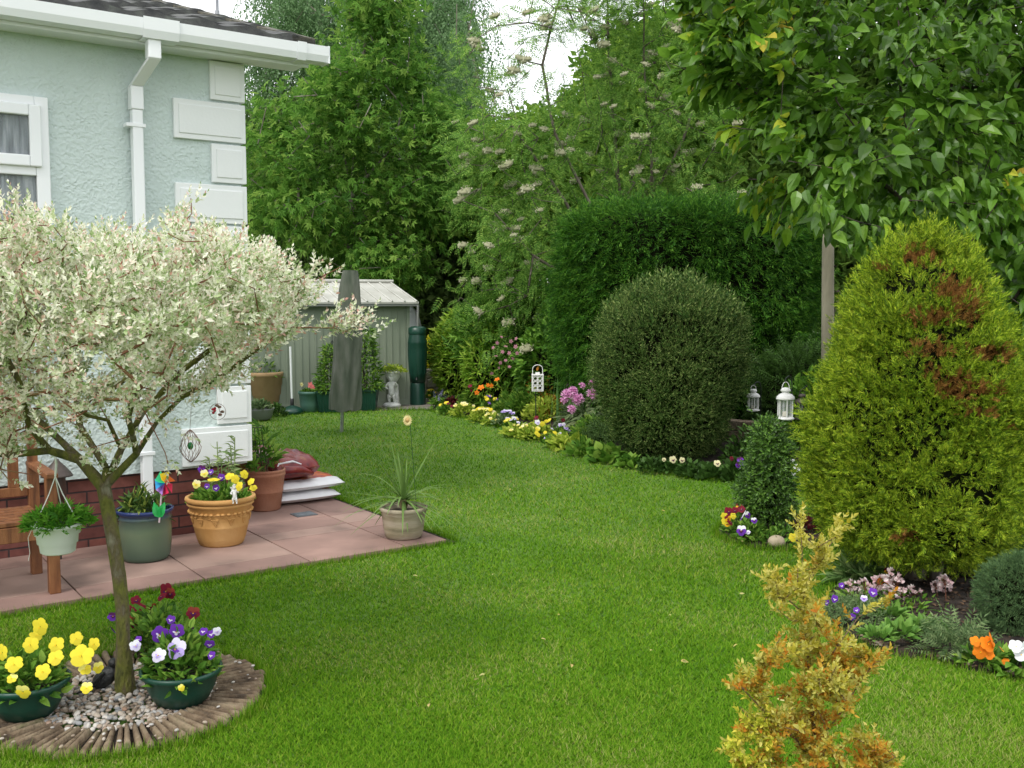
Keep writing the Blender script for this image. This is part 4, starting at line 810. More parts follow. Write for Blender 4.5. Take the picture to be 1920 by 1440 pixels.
b_ = G(300, 1222); plant('wine_pansies', 'leafy pansy plant with dark wine red flowers behind the violet pansies', b_, .17, .20, 'oval', 620, .04, lgreen, cat='pansy plant',
  spots=[('win',312,1108,4.5,.07),('rus',320,1113,4.48,.06),('win',303,1119,4.45,.06),('win',255,1126,4.5,.05),('win',266,1138,4.45,.05),('rus',286,1139,4.45,.04),('win',243,1148,4.45,.06),('rus',362,1150,4.4,.06),('rus',252,1170,4.4,.06),('rus',260,1182,4.4,.06),('plu',212,1156,4.4,.05),('plu',212,1182,4.4,.04),('plu',358,1182,4.4,.04),('rus',246,1162,4.42,.05)])
# dark bird ornament against the trunk
bp_ = np.array([at(195,1320,3.86)[0], 3.86, .03]); bt = thing('bird_ornament', 'small black bird ornament with ridged feathers against the foot of the willow trunk', 'ornament', bp_)
blk = MT('black_resin', [(.008,.009,.010),(.025,.027,.03)], 12, .45, .5, 90)
b = B(); V, T_ = ICO; rr_ = 1 + .05*np.sin(V[:,0]*22)*(V[:,2] > -.3); Vb = V*rr_[:,None]*[.062,.036,.036]; th = .75; Vb = np.c_[Vb[:,0]*math.cos(th)-Vb[:,2]*math.sin(th), Vb[:,1], Vb[:,0]*math.sin(th)+Vb[:,2]*math.cos(th)]
b.add(Vb + bp_ + [.01,0,.055], T_, 0, True); b.build('body', blk, bt)
b = B(); b.ball(bp_ + [.042,0,.112], (.021,.019,.02)); b.tube([bp_+[.055,0,.112], bp_+[.085,0,.104]], [.008,.001], 6); b.build('head', blk, bt)
b = B(); 
for k in range(7): y = (k-3)*.007; b.tube([bp_+[-.005,y,.045], bp_+[-.05,y*1.6,.018], bp_+[-.088,y*2.0,.004]], [.009,.007,.003], 5)
b.build('tail', blk, bt)
b = B()
for s_ in (-1,1):
    for k in range(6): b.tube([bp_+[.02-k*.009, s_*.037, .085-k*.009], bp_+[-.02-k*.009, s_*.036, .035-k*.004]], [.006,.003], 5)
b.build('wing', blk, bt)

# ================================================================== HANGING BASKET AND HANGING ORNAMENTS
hp = at(107, 985, 3.88); hc_ = np.array([hp[0], 3.88, .575]); wpl = MT('white_basket', [(.74,.78,.75),(.80,.83,.81)], 2, .45, .05, 80)
ht = thing('hanging_basket', 'small white plastic hanging basket with three cords, hung from a willow branch', 'hanging basket', hc_)
b = B(); b.lathe([(.001,0),(.055,0),(.064,.006),(.068,.038),(.074,.041),(.077,.073),(.083,.076),(.087,.104),(.099,.108),(.1,.118),(.092,.12),(.084,.108),(.078,.092)], hc_, 40); b.build('body', wpl, ht)
b = B(); b.lathe([(.082,.10),(.001,.108)], hc_, 24); b.build('soil', compost, ht)
hk = hc_ + [.0,0,.30]; 
for a in (-2.2, -.15, 1.7):
    p = hc_ + [.092*math.cos(a), .092*math.sin(a), .115]; b = B(); b.tube([p, p*.3+hk*.7+[0,0,-.01], hk], .0021, 5); b.ball(p, .007); b.build('cord', wpl, ht)
b = B(); b.tube([hk, hk+[.003,0,.02], hk+[.006,0,.05], hk+[.004,0,.072], hk+[-.006,0,.082], hk+[-.014,0,.074]], [.004,.0045,.005,.0045,.004,.003], 7); b.build('hook', wpl, ht)
b = B(); b.tube([hc_+[-.09,0,.11], hc_+[-.11,-.01,.06], hc_+[-.105,-.01,0], hc_+[-.112,-.01,-.03]], .0012, 4); b.build('loose_cord', wpl, ht)
plant('trailing_plant', 'bushy green leafy plant growing in the white hanging basket', hc_ + [.01,0,.10], .13, .085, 'maple', 260, .035, LF('geranium_leaf', [(.04,.17,.02),(.08,.26,.03),(.14,.34,.05)], .35, .5), cat='plant', up=.3)
cp_ = at(357, 836, 4.1); cop = MT('copper_wire', [(.20,.11,.09),(.34,.22,.18)], 20, .4, 0, metal=.7)
st = thing('wire_spinner', 'pointed copper wire cage spinner hanging below the willow crown', 'wind spinner', cp_ + [0,0,.07])
b = B()
for k in range(14):
    a0 = k*2*pi/14; t_ = np.linspace(0,1,16); r = .038*np.sin(np.clip(t_*1.0,0,1)*pi)**.8*(1+.15*(t_<.5)); a = a0 + t_*1.2; b.tube(np.c_[cp_[0]+r*np.cos(a), cp_[1]+r*np.sin(a), cp_[2]-.068+.136*t_], .0011, 4)
b.build('cage', cop, st); b = B(); b.tube([cp_+[0,0,.068], at(360,740,4.1)], .0008, 4); b.build('thread', cop, st); b = B(); b.ball(cp_, (.012,.012,.016)); b.build('glass_bead', MT('green_glass', [(.02,.2,.06)], 3, .1), st)
cq = at(408, 772, 4.2); ht2 = thing('hoop_ornament', 'small round wire hoop with red beads hanging in front of the corner blocks', 'wind ornament', cq + [0,0,.04])
a = np.linspace(0, 2*pi, 25); b = B(); b.tube(np.c_[cq[0]+.034*np.cos(a), cq[1]+0*a, cq[2]+.034*np.sin(a)], .001, 4, cap=False); b.tube([cq+[0,0,.034], at(405,700,4.2)], .0007, 4); b.build('hoop', cop, ht2)
b = B(); [b.ball(cq+[x,0,z], .006) for x, z in ((-.02,.01),(-.012,.004),(-.018,-.004),(-.011,.014))]; b.build('red_beads', MT('red_bead', [(.45,.02,.04)], 3, .2), ht2)
b = B(); [b.ball(cq+[x,0,z], (.009,.003,.006)) for x, z in ((.01,-.012),(.02,.0),(.008,.02),(-.002,.026))]; b.tube([cq+[.0,0,.034], cq+[.015,0,-.02]], .001, 4); b.build('metal_petals', cop, ht2)

# ================================================================== BENCH
bw = MT('bench_wood', [(.10,.035,.012),(.20,.075,.025),(.28,.12,.045)], 5, .6, .3, 60, stretch=(6,6,1)); bo = HL(-1.9,-.67,.028)
bt = thing('garden_bench', 'reddish brown slatted wooden garden bench against the house, cut by the left edge', 'bench', bo)
for x in (-1.40, -2.62):
    b = B(); b.box(HL(x,-.90,.028+.305), (.055,.055,.61), HA); b.build('leg', bw, bt, bevel=.004); b = B(); b.box(HL(x,-.43,.028+.31), (.055,.055,.62), HA); b.build('leg', bw, bt, bevel=.004)
    b = B(); b.box(HL(x,-.67,.65), (.06,.55,.03), HA); b.build('arm', bw, bt, bevel=.006)
b = B(); [b.box(HL(-2.01,-.88+.075*k,.415), (1.16,.06,.022), HA) for k in range(6)]; b.box(HL(-2.01,-.90,.36), (1.16,.03,.08), HA); b.build('seat', bw, bt, bevel=.003)
b = B(); b.box(HL(-2.01,-.43,.93), (1.16,.035,.07), HA); b.box(HL(-2.01,-.43,.50), (1.16,.03,.05), HA); [b.box(HL(-1.50-.125*k,-.43,.71), (.055,.022,.37), HA) for k in range(9)]; b.box(HL(-1.40,-.43,.79), (.05,.045,.34), HA); b.build('backrest', bw, bt, bevel=.003)
ob = at(108, 925, 5.9); ot = thing('bell_ornament', 'dark brown bell shaped lantern beside the bench, seen behind the basket cords', 'lantern', np.array([ob[0], 5.9, .028]))
dk = MT('dark_bronze', [(.05,.035,.03),(.10,.08,.07)], 10, .5, .2, 60, metal=.3); o0 = np.array([ob[0],5.9,0]); zt = at(108,866,5.9)[2]
b = B(); b.lathe([(.001,zt+.02),(.012,zt+.015),(.02,zt),(.05,zt-.03),(.085,zt-.075),(.09,zt-.085),(.05,zt-.08)], o0, 20); b.build('roof', dk, ot)
b = B(); b.lathe([(.045,zt-.08),(.05,zt-.16),(.045,zt-.24),(.001,zt-.25)], o0, 16); b.build('body', MT('dark_brown', [(.05,.02,.015),(.08,.035,.025)], 9, .5), ot); b = B(); b.tube([[ob[0],5.9,.028],[ob[0],5.9,zt-.24]], .012, 8); b.build('post', dk, ot)

# ================================================================== POTS ON THE PATIO
Z0 = .029
glz = newmat('blue_green_glaze'); t_ = glz[1]; q = glz[2]; q.inputs['Roughness'].default_value = .22; tc = t_.nodes.new('ShaderNodeTexCoord'); sx = t_.nodes.new('ShaderNodeSeparateXYZ'); no = t_.nodes.new('ShaderNodeTexNoise'); no.inputs['Scale'].default_value = 9; ma = t_.nodes.new('ShaderNodeMath'); ma.operation = 'MULTIPLY_ADD'; ma.inputs[1].default_value = .05
t_.links.new(tc.outputs['Object'], sx.inputs[0]); t_.links.new(tc.outputs['Object'], no.inputs['Vector']); t_.links.new(no.outputs['Fac'], ma.inputs[0]); t_.links.new(sx.outputs[2], ma.inputs[2])
t_.links.new(ramp(t_, [(.075,.12,.085),(.12,.16,.10),(.085,.13,.10),(.015,.03,.12),(.02,.035,.11)], ma.outputs[0], [.05,.20,.27,.31,.4]), q.inputs['Base Color'])
P1 = np.array([at(272,1000,5.92)[0], 5.92, Z0]); pot('glazed_pot', 'green glazed pot with dark blue rim holding a small shrub beside the downpipe', P1, [(.125,0),(.135,.01),(.142,.03),(.150,.10),(.153,.19),(.150,.245),(.155,.25),(.150,.258),(.153,.275),(.165,.285),(.167,.30),(.158,.305)], glz[0], .29)
plant('patio_shrub', 'small dark leaved rhododendron shrub with yellow green shoots in the blue rimmed pot', P1+[-.01,0,.25], .13, .16, 'long', 230, .075, LF('patio_shrub_leaf', [(.02,.06,.02),(.04,.10,.03),(.08,.16,.04),(.24,.32,.08)], .25, .45), cat='shrub', up=.9)
pw = at(311, 905, 5.80); pt = thing('pinwheel', 'multicoloured toy pinwheel with green leaves stuck in the blue rimmed pot', 'pinwheel', np.array([pw[0]-.04, 5.80, .28]))
b = B(); b.tube([[pw[0]-.045,5.80,.27],[pw[0]-.02,5.80,pw[2]]], .005, 6); b.build('stick', MT('clear_plastic_stick', [(.55,.45,.5)], 3, .4), pt)
for k, (cl_, a) in enumerate((((.03,.55,.25),110),((.85,.75,.05),60),((.02,.30,.62),160),((.35,.16,.55),210),((.70,.03,.10),255),((.78,.06,.14),310),((.85,.25,.05),10))):
    a = math.radians(a); ca, sa = math.cos(a), math.sin(a); cb, sb = math.cos(a+.9), math.sin(a+.9); c0 = pw + [0,-.012,0]; b = B()
    b.add([c0, c0+[.062*ca,-.005,.078*sa], c0+[.052*cb,-.03,.064*sb], c0+[.022*cb,-.035,.026*sb]], [[0,1,2],[0,2,3]]); b.build('vane', MT('vane_%d' % k, [cl_], 3, .4), pt)
for s_ in (-1,1): b = B(); b.add(*scatter(T_leaf(.5,.1,.1), [[pw[0]-.042,5.795,.30]], [[s_*.35,0,1]], [[0,-1,.1]], .095)); b.build('leaf', MT('toy_green', [(.01,.30,.06)], 3, .4), pt)
ochre = MT('ochre_terracotta', [(.38,.19,.055),(.50,.27,.085),(.58,.35,.14)], 4, .75, .25, 50)
P2 = np.array([at(415,1000,6.3)[0], 6.3, Z0]); R2 = [(.13,0),(.138,.01),(.152,.05),(.168,.12),(.171,.127),(.168,.134),(.185,.20),(.193,.248),(.205,.256),(.205,.268),(.192,.272)]
pt = pot('terracotta_pot', 'large ochre terracotta pot with a grape vine relief holding yellow and purple pansies', P2, R2 + [(.195,.285)], ochre, .28, rim=([(.192,.272),(.208,.275),(.217,.288),(.214,.302),(.20,.308),(.19,.30),(.188,.27)], ochre))
b = B()
for k in range(9):
    a0 = -pi/2 + (k-4)*.55; rr2 = lambda z: np.interp(z, [q_[1] for q_ in R2], [q_[0] for q_ in R2]) + .001
    A = np.linspace(-.26,.26,14); b.tube([P2 + [rr2(.20+.012*math.sin(s*14))*math.cos(a0+s), rr2(.20+.012*math.sin(s*14))*math.sin(a0+s), .20+.012*math.sin(s*14)] for s in A], .0028, 5)
    for i in range(5):
        for j in range(5-i): z = .182-.0085*i; s = (j-(4-i)/2)*.05+.08; b.ball(P2+[rr2(z)*math.cos(a0+s), rr2(z)*math.sin(a0+s), z], .0052)
    for s in (-.2,-.02,.2): z = .215; b.ball(P2+[rr2(z)*math.cos(a0+s), rr2(z)*math.sin(a0+s), z], (.014,.014,.009))
b.build('vine_relief', ochre, pt)
plant('mixed_pansies', 'pansies with yellow and dark purple flowers filling the ochre pot', P2+[0,0,.26], .19, .10, 'oval', 420, .045, lgreen, cat='pansy plant', fs=.06,
  spots=[('cre',383,888,6.16,.06),('yel',400,899,6.12,.085),('cre',368,908,6.14,.065),('plu',378,880,6.2,.05),('vio',405,915,6.12,.055),('vio',415,895,6.14,.055),('vio',388,912,6.1,.045),('yel',430,893,6.15,.06),('yel',441,899,6.12,.06),('yel',458,890,6.15,.065),('yel',470,903,6.15,.05),('yel',448,912,6.1,.055),('vio',395,885,6.2,.045),('yel',475,915,6.2,.045)])
for u, v in ((400,868),(410,842),(433,838),(438,822)):
    pass
sp = thing('spire_plant', 'upright grey green flower stems rising behind the pansies in the ochre pot', 'plant', P2+[0,.06,.26])
sg = LF('spire_leaf', [(.10,.20,.09),(.18,.28,.14),(.26,.36,.2)], .3, .5)
for u, v in ((392,858),(407,828),(415,860),(432,835),(440,820),(428,858)):
    tp = at(u, v, 6.4); b = B(); p0 = np.array([tp[0]+RN.normal(0,.015), 6.4, P2[2]+.27]); b.tube([p0, tp], .0035, 4, 0); k = 26; f = RN.uniform(.15,1,(k,1)); leaves(b, TL['long'], p0*(1-f)+tp*f, rnd(k)*[1,1,.2]+[0,0,.3], .06, -.1, .3); b.build('stem', sg, sp)
marb = MT('white_stone', [(.50,.50,.48),(.72,.73,.72),(.80,.80,.80)], 14, .8, .4, 60)
def figure(name, label, c, h, seated=False, cat='figurine', par=None, wings=False):
    """small plump child figure as one skinned surface"""
    c = np.asarray(c, float); s = h
    J = {'pel':(0,0,.36),'wai':(0,0,.48),'che':(0,0,.62),'nec':(0,0,.73),'hea':(0,-.01,.80),'top':(0,0,.93),'shl':(-.12,0,.67),'ell':(-.2,-.05,.53),'hal':(-.10,-.14,.50),'shr':(.12,0,.67),'elr':(.2,-.04,.56),'har':(.14,-.12,.72),
         'kl':(-.09,-.04,.2),'fl':(-.08,0,.03),'tl':(-.09,-.09,.015),'kr':(.09,-.06,.21),'fr':(.10,-.01,.03),'tr':(.11,-.10,.015)}
    Rj = {'pel':.095,'wai':.09,'che':.095,'nec':.05,'hea':.10,'top':.075,'shl':.05,'ell':.038,'hal':.03,'shr':.05,'elr':.038,'har':.03,'kl':.06,'fl':.038,'tl':.03,'kr':.06,'fr':.038,'tr':.03}
    E = [('pel','wai'),('wai','che'),('che','nec'),('nec','hea'),('hea','top'),('che','shl'),('shl','ell'),('ell','hal'),('che','shr'),('shr','elr'),('elr','har'),('pel','kl'),('kl','fl'),('fl','tl'),('pel','kr'),('kr','fr'),('fr','tr')]
    K = list(J); me = D.meshes.new('body'); me.from_pydata([tuple(np.array(J[k])*s) for k in K], [(K.index(a), K.index(b_)) for a, b_ in E], [])
    o = D.objects.new('body', me); COL.objects.link(o); m = o.modifiers.new('skin', 'SKIN'); m.use_smooth_shade = True
    for i, k in enumerate(K): me.skin_vertices[0].data[i].radius = (Rj[k]*s, Rj[k]*s)
    me.skin_vertices[0].data[0].use_root = True; q = o.modifiers.new('sub', 'SUBSURF'); q.levels = q.render_levels = 2; me.materials.append(marb)
    if par is None: t = thing(name, label, cat, c); o.parent = t; BASE[o] = c
    else: t = par; o.parent = t; o.location = Vector([float(x) for x in c - BASE[t]])
    b = B(); [b.ball(c+np.array([math.cos(a)*.085,.02+math.sin(a)*.06,.90+.05*math.sin(a*3)])*s, .045*s) for a in np.linspace(0,2*pi,9)[:-1]]; b.ball(c+np.array([0,.01,.95])*s, .06*s); b.build('hair', marb, t)
    if wings:
        for sg_ in (-1,1): b = B(); b.add(*scatter(T_leaf(.5,.1,.1), [c+np.array([0,.08,.62])*s], [[sg_*.8,.25,.6]], [[0,1,0]], .36*s)); b.build('wing', marb, t)
    return t
figure('cherub_figurine', 'tiny white cherub figurine sitting among the pansies at the front of the ochre pot', [at(440,920,6.13)[0], 6.13, .315], .12, wings=True)
terra = MT('terracotta', [(.25,.095,.055),(.34,.145,.085),(.40,.20,.13)], 4, .85, .3, 60)
P3 = np.array([at(497,930,7.35)[0], 7.35, Z0]); pot('terracotta_pot', 'plain reddish terracotta pot with a thin leafy plant at the house corner', P3, [(.105,0),(.112,.01),(.128,.13),(.132,.135),(.13,.14),(.143,.245),(.150,.255),(.150,.27),(.146,.275),(.150,.28),(.150,.295),(.142,.30)], terra, .28)
plant('climbing_plant', 'loose green plant with big leaves and a drooping dead flower in the plain terracotta pot', P3+[0,0,.26], .13, .32, 'maple', 40, .085, lgreen, cat='plant', up=.5)
b = B(); b0 = P3+[0,0,.27]
for k in range(5): a = k*2*pi/5; b.tube([b0+[.08*math.cos(a)-.06,.08*math.sin(a),0], b0+[.05*math.cos(a)-.07,.05*math.sin(a),.34]], .003, 4)
for z in (.12,.24,.34): a = np.linspace(0,2*pi,13); b.tube(np.c_[b0[0]-.065+.065*np.cos(a), b0[1]+.065*np.sin(a), b0[2]+z+0*a], .0025, 4)
props(b.build('plant_support', MT('black_wire', [(.012,.018,.015)], 3, .5)), 'dark wire plant support frame standing in the plain terracotta pot', 'plant support')
yp = MT('stained_stone_pot', [(.18,.16,.10),(.30,.26,.17),(.38,.33,.25),(.36,.28,.20)], 5, .9, .4, 50, stretch=(.6,.6,4))
P4 = np.array([at(757,995,6.47)[0], 6.47, Z0]); pot('weathered_pot', 'weathered greenish clay pot holding a spiky yucca on the patio corner', P4, [(.108,0),(.118,.008),(.128,.05),(.136,.11),(.140,.15),(.146,.158),(.146,.170),(.15,.174),(.156,.182),(.156,.196),(.148,.203)], yp, .19)
yt = thing('yucca', 'spiky yucca with long narrow arching leaves in the weathered clay pot', 'plant', P4+[0,0,.18]); yl = LF('yucca_leaf', [(.045,.11,.03),(.08,.17,.05),(.13,.23,.08),(.40,.33,.14)], .2, .45, pos=[0,.4,.85,1])
def strap(bb, p0, d, L, w, droop, mi=0, seg=9, fold=.3):
    d = nrm(d); side = nrm(np.cross(d, [0,0,1])+[1e-3,0,0]); V = []
    for i in range(seg+1):
        t = i/seg; p = p0 + d*L*t + np.array([0,0,-droop*L*t*t]); ww = w*(1-t)**.6*(.6+.4*min(1,t*6)); V += [p-side*ww+[0,0,ww*fold], p, p+side*ww+[0,0,ww*fold]]
    bb.add(V, [f for i in range(seg) for f in ([3*i,3*i+1,3*i+4,3*i+3],[3*i+1,3*i+2,3*i+5,3*i+4])], mi, True)
for k in range(40):
    a = k*2.4; el = RN.uniform(.25,1.35) if k > 14 else RN.uniform(-.15,.45); b = B(); strap(b, P4+[0,0,.235], [math.cos(a)*math.cos(el), math.sin(a)*math.cos(el), math.sin(el)], RN.uniform(.30,.52), .010, .45 if el < .9 else .08); b.build('leaf', yl, yt)
for (u, v, dr) in ((640,922,.05),(638,975,.2),(655,1010,.3),(848,985,.25),(830,1000,.3),(765,1020,.6),(858,930,.1),(712,865,.0),(770,870,0),(752,852,0),(812,1005,.4)):
    tp = at(u, v, 6.3); p0 = P4+[0,0,.235]; L = np.linalg.norm(tp-p0); b = B(); strap(b, p0, tp+[0,0,dr*L]-p0, np.linalg.norm(tp+[0,0,dr*L]-p0), .011, dr); b.build('leaf', yl, yt)
b = B(); b.lathe([(.022,0),(.03,.03),(.02,.06),(.001,.07)], P4+[0,0,.185], 10); b.build('crown', MT('yucca_base', [(.2,.17,.08),(.3,.25,.13)], 20, .8, .5, 80), yt)
dp_ = at(764, 788, 6.5); dt = thing('daisy_stake', 'cream daisy shaped ornament on a thin green wire above the yucca', 'garden stake', np.array([dp_[0]+.02,6.5,.21]))
b = B(); b.tube([[dp_[0]+.055,6.5,.2],[dp_[0]+.035,6.5,.5],[dp_[0]+.015,6.5,dp_[2]]], .002, 4); b.build('wire', MT('green_wire', [(.02,.07,.02)], 3, .5), dt)
Rd = np.array(face_rot((-.55,-1,.1))); b = B()
for k in range(18): a = k*2*pi/18; V, Fq = T_dia(.42,.12); b.add(np.stack([V[:,0]*.03*-math.sin(a)+V[:,1]*.032*math.cos(a)+.007*math.cos(a), V[:,0]*.03*math.cos(a)+V[:,1]*.032*math.sin(a)+.007*math.sin(a), V[:,2]*.03],1) @ Rd.T + dp_, Fq)
b.build('petals', MT('cream_resin', [(.62,.52,.22),(.75,.66,.34)], 8, .6), dt); b = B(); V, T_ = ICO; b.add((V*[.017,.017,.008]) @ Rd.T + dp_, T_, 0, True); b.build('centre', MT('tan_resin', [(.42,.28,.10)], 8, .7, .5, 90), dt)

# compost bags and drain cover
def pillow(c, lx, ly, h, rz, mats, part_mats=None, seed=0, n=30, wr=.014):
    t_ = np.linspace(-1,1,n); X, Y = np.meshgrid(t_, t_, indexing='ij'); e = np.maximum(0,(1-np.abs(X)**5)*(1-np.abs(Y)**3.5))**.42
    k, s = math.cos(rz), math.sin(rz); bb = B(); pin = 1-.05*np.abs(X)*np.abs(Y)
    for sg in (1,-1):
        x = X*lx/2*pin; y = Y*ly/2*pin; z = h/2 + sg*e*h/2; P = np.stack([c[0]+x*k-y*s, c[1]+x*s+y*k, c[2]+z],-1).reshape(-1,3); P[:,2] += (noi(P+seed,13)*wr*(e.ravel() if sg > 0 else 0)); P[:,2] = np.maximum(P[:,2], c[2])
        i, j = np.meshgrid(np.arange(n-1), np.arange(n-1), indexing='ij'); i = i.ravel(); j = j.ravel(); Fq = np.stack([i*n+j, (i+1)*n+j, (i+1)*n+j+1, i*n+j+1],1)
        if sg < 0: Fq = Fq[:, ::-1]
        if part_mats: 
            cx_ = (X[:-1,:-1].ravel(), Y[:-1,:-1].ravel()); mi = part_mats(cx_[0], cx_[1], sg); off = None
            for m_ in set(mi.tolist()): bb.add(P, Fq[mi == m_], m_, True)
        else: bb.add(P, Fq, 0, True)
    return bb
bagw = MT('bag_white', [(.68,.67,.70),(.78,.78,.80)], 6, .4, .3, 12); bagr = MT('bag_print', [(.16,.012,.02),(.36,.03,.03),(.60,.13,.03),(.26,.02,.03),(.55,.33,.08)], 7, .38, .4, 14, pos=(.25,.75)); bagm = MT('bag_maroon', [(.09,.008,.012),(.20,.018,.022),(.22,.03,.02),(.55,.28,.05)], 11, .35, .5, 14, pos=(.35,.72))
c1 = HL(.66,.88,.03); q1 = thing('compost_bag', 'full white plastic compost bag, bottom one of the stack on the patio', 'bag', c1, 'bags of compost stacked on the patio'); pm = lambda x, y, s: np.where((s > 0) & (y > -.72), 1, 0)
pillow(c1, .58, .80, .085, HA, None, pm).build('sack', [bagw, bagr], q1)
c2 = HL(.68,.90,.112); q2 = thing('compost_bag', 'white compost bag with red orange printed top, upper of the two flat bags', 'bag', c2, 'bags of compost stacked on the patio'); pillow(c2, .60, .82, .09, HA+.04, None, pm, 3).build('sack', [bagw, bagr], q2)
c3 = HL(.56,.93,.195); q3 = thing('compost_bag', 'part used dark red bag rolled shut and lying on top of the stack', 'bag', c3, 'bags of compost stacked on the patio'); pillow(c3, .40, .84, .21, HA+.1, None, None, 7, wr=.02).build('sack', bagm, q3)
b = B(); b.tube([HL(.40,.55,.25), HL(.49,.50,.30), HL(.60,.50,.295), HL(.72,.55,.25)], [.02,.032,.03,.018], 8, wob if False else 0); b.build('rolled_end', bagm, q3)
b = B(); b.tube([HL(.40,.53,.27), HL(.45,.54,.345), HL(.56,.54,.355), HL(.66,.54,.31)], .009, 6); b.build('white_edge', bagw, q3)
dc = G(570,972); b = B(); b.box([dc[0],dc[1],.030], (.155,.135,.006), HA); fr = b.build('drain_cover', MT('drain_frame', [(.10,.11,.12)], 9, .6, .3, 80)); 
b = B(); [b.box([dc[0],dc[1],.0345], (.125,.006,.005), HA+pi/2*0) if k == 9 else b.box(np.array([dc[0],dc[1],.0345])+np.array([nn[0],nn[1],0])*(k-3.5)*.014, (.125,.008,.004), HA) for k in range(8)]
BASE[fr] = np.zeros(3); gr_ = b.build('grate', MT('grey_iron', [(.13,.15,.17),(.22,.24,.26)], 20, .6), fr); props(fr, 'small grey square drain cover set in the patio slabs', 'drain cover')

# ================================================================== SHED AND WHAT STANDS BY IT
S0 = np.array([-1.55, 15.1]); su = np.array([-.906,-.423]); sn = np.array([-.423,.906]); SA = math.atan2(-su[1], -su[0])
def SL(x, y, z=0.): q = S0 + su*x + sn*y; return np.array([q[0], q[1], z])
sh = thing('garden_shed', 'pale grey ribbed metal garden shed with white pitched roof', 'shed', SL(1.2,1.1,0)); sm = MT('shed_metal', [(.21,.25,.19),(.27,.31,.24)], 1.5, .5, .1, 30); sdk = MT('shed_trim', [(.22,.23,.22)], 3, .5); srf = MT('shed_roof', [(.38,.38,.34),(.54,.54,.50)], 3, .45, .1, 30)
SH = 1.56; b = B(); b.box(SL(1.35,1.1,SH/2), (2.7,2.2,SH), SA)
for k in range(26): b.box(SL(.045+.104*k,-.006,SH/2-.01), (.022 if k % 2 else .012,.012,SH-.04), SA)
for k in range(14): b.box(SL(-.006,.1+.15*k,SH/2-.01), (.012,.02,SH-.04), SA)
b.box(SL(1.35,-.014,.05),(2.7,.012,.09),SA); b.box(SL(0,-.004,SH/2),(.05,.03,SH),SA); b.build('wall', sm, sh)
b = B(); zr = SH + .28; e = .13
for sg in (0,1):
    y0, y1 = (-e, 1.1) if not sg else (2.2+e, 1.1); V = [SL(-e,y0,SH-.02), SL(2.8,y0,SH-.02), SL(2.8,y1,zr), SL(-e,y1,zr)]; b.add(V + [v-[0,0,.025] for v in V], [[0,1,2,3],[7,6,5,4],[0,4,5,1],[1,5,6,2],[3,2,6,7],[0,3,7,4]])
    for k in range(16):
        x = -e+.03+.19*k; b.tube([SL(x,y0-.005*(1-2*sg),SH-.01), SL(x,y1,zr+.01)], .014, 6)
b.build('roof', srf, sh)
b = B(); b.tube([SL(-e-.01,1.1,zr+.025), SL(2.8,1.1,zr+.025)], .03, 6); b.build('ridge_cap', srf, sh)
b = B(); b.box(SL(1.33,-e+.02,SH-.055), (2.9,.02,.05), SA); b.build('eave_trim', sdk, sh)
b = B(); b.tube([SL(-.12,-.12,SH-.06), SL(-.12,-.10,1.15)], .018, 8); b.build('downpipe', sdk, sh)
# shed gable triangles
b = B(); b.add([SL(0,0,SH-.01),SL(0,2.2,SH-.01),SL(0,1.1,zr-.03)], [[0,1,2]]); b.build('gable', sm, sh)
# water butt on its stand
wb = at(783, 700, 15.1); wbc = np.array([wb[0], 15.1, 0.]); wt_ = thing('water_butt', 'dark green plastic water butt with lid on a matching stand at the shed corner', 'water butt', wbc)
z = lambda v: at(783, v, 15.1)[2]
b = B(); b.lathe([(.001,z(718)),(.115,z(716)),(.125,z(700)),(.138,z(680)),(.145,z(660)),(.142,z(645)),(.146,z(643)),(.142,z(640)),(.128,z(629)),(.123,z(626))], wbc, 28); 
for k in range(12): a = k*pi/6; b.tube([wbc+[.142*math.cos(a),.142*math.sin(a),z(655)], wbc+[.128*math.cos(a),.128*math.sin(a),z(700)]], .006, 5)
b.build('barrel', gplas, wt_); b = B(); b.lathe([(.13,z(627)),(.135,z(625)),(.132,z(615)),(.09,z(612)),(.001,z(611))], wbc, 28); b.build('lid', gplas, wt_)
b = B(); b.lathe([(.118,0),(.118,.02),(.112,z(720)),(.10,z(717))], wbc, 20); b.build('stand', gplas, wt_); b = B(); b.tube([wbc+[0,-.11,.42], wbc+[0,-.17,.42], wbc+[0,-.175,.39]], .012, 6); b.build('tap', MT('black_plastic', [(.01,.01,.01)], 3, .4), wt_)
# white rounded caravan end behind
cv = at(772, 600, 19.5); b = B(); b.ball([cv[0]-.25, 20.3, cv[2]-.25], (.38,1.0,.62)); bc = thing('caravan', 'white rounded end of a caravan just visible between shed and water butt', 'caravan', [cv[0]-.25,20.3,0]); b.build('body', MT('caravan_white', [(.62,.66,.68),(.72,.75,.77)], 2, .4), bc)
b = B(); b.box([cv[0]-.25,20.3,.42],(.6,1.4,.5)); b.build('chassis', MT('caravan_skirt', [(.30,.28,.24)], 4, .6), bc)
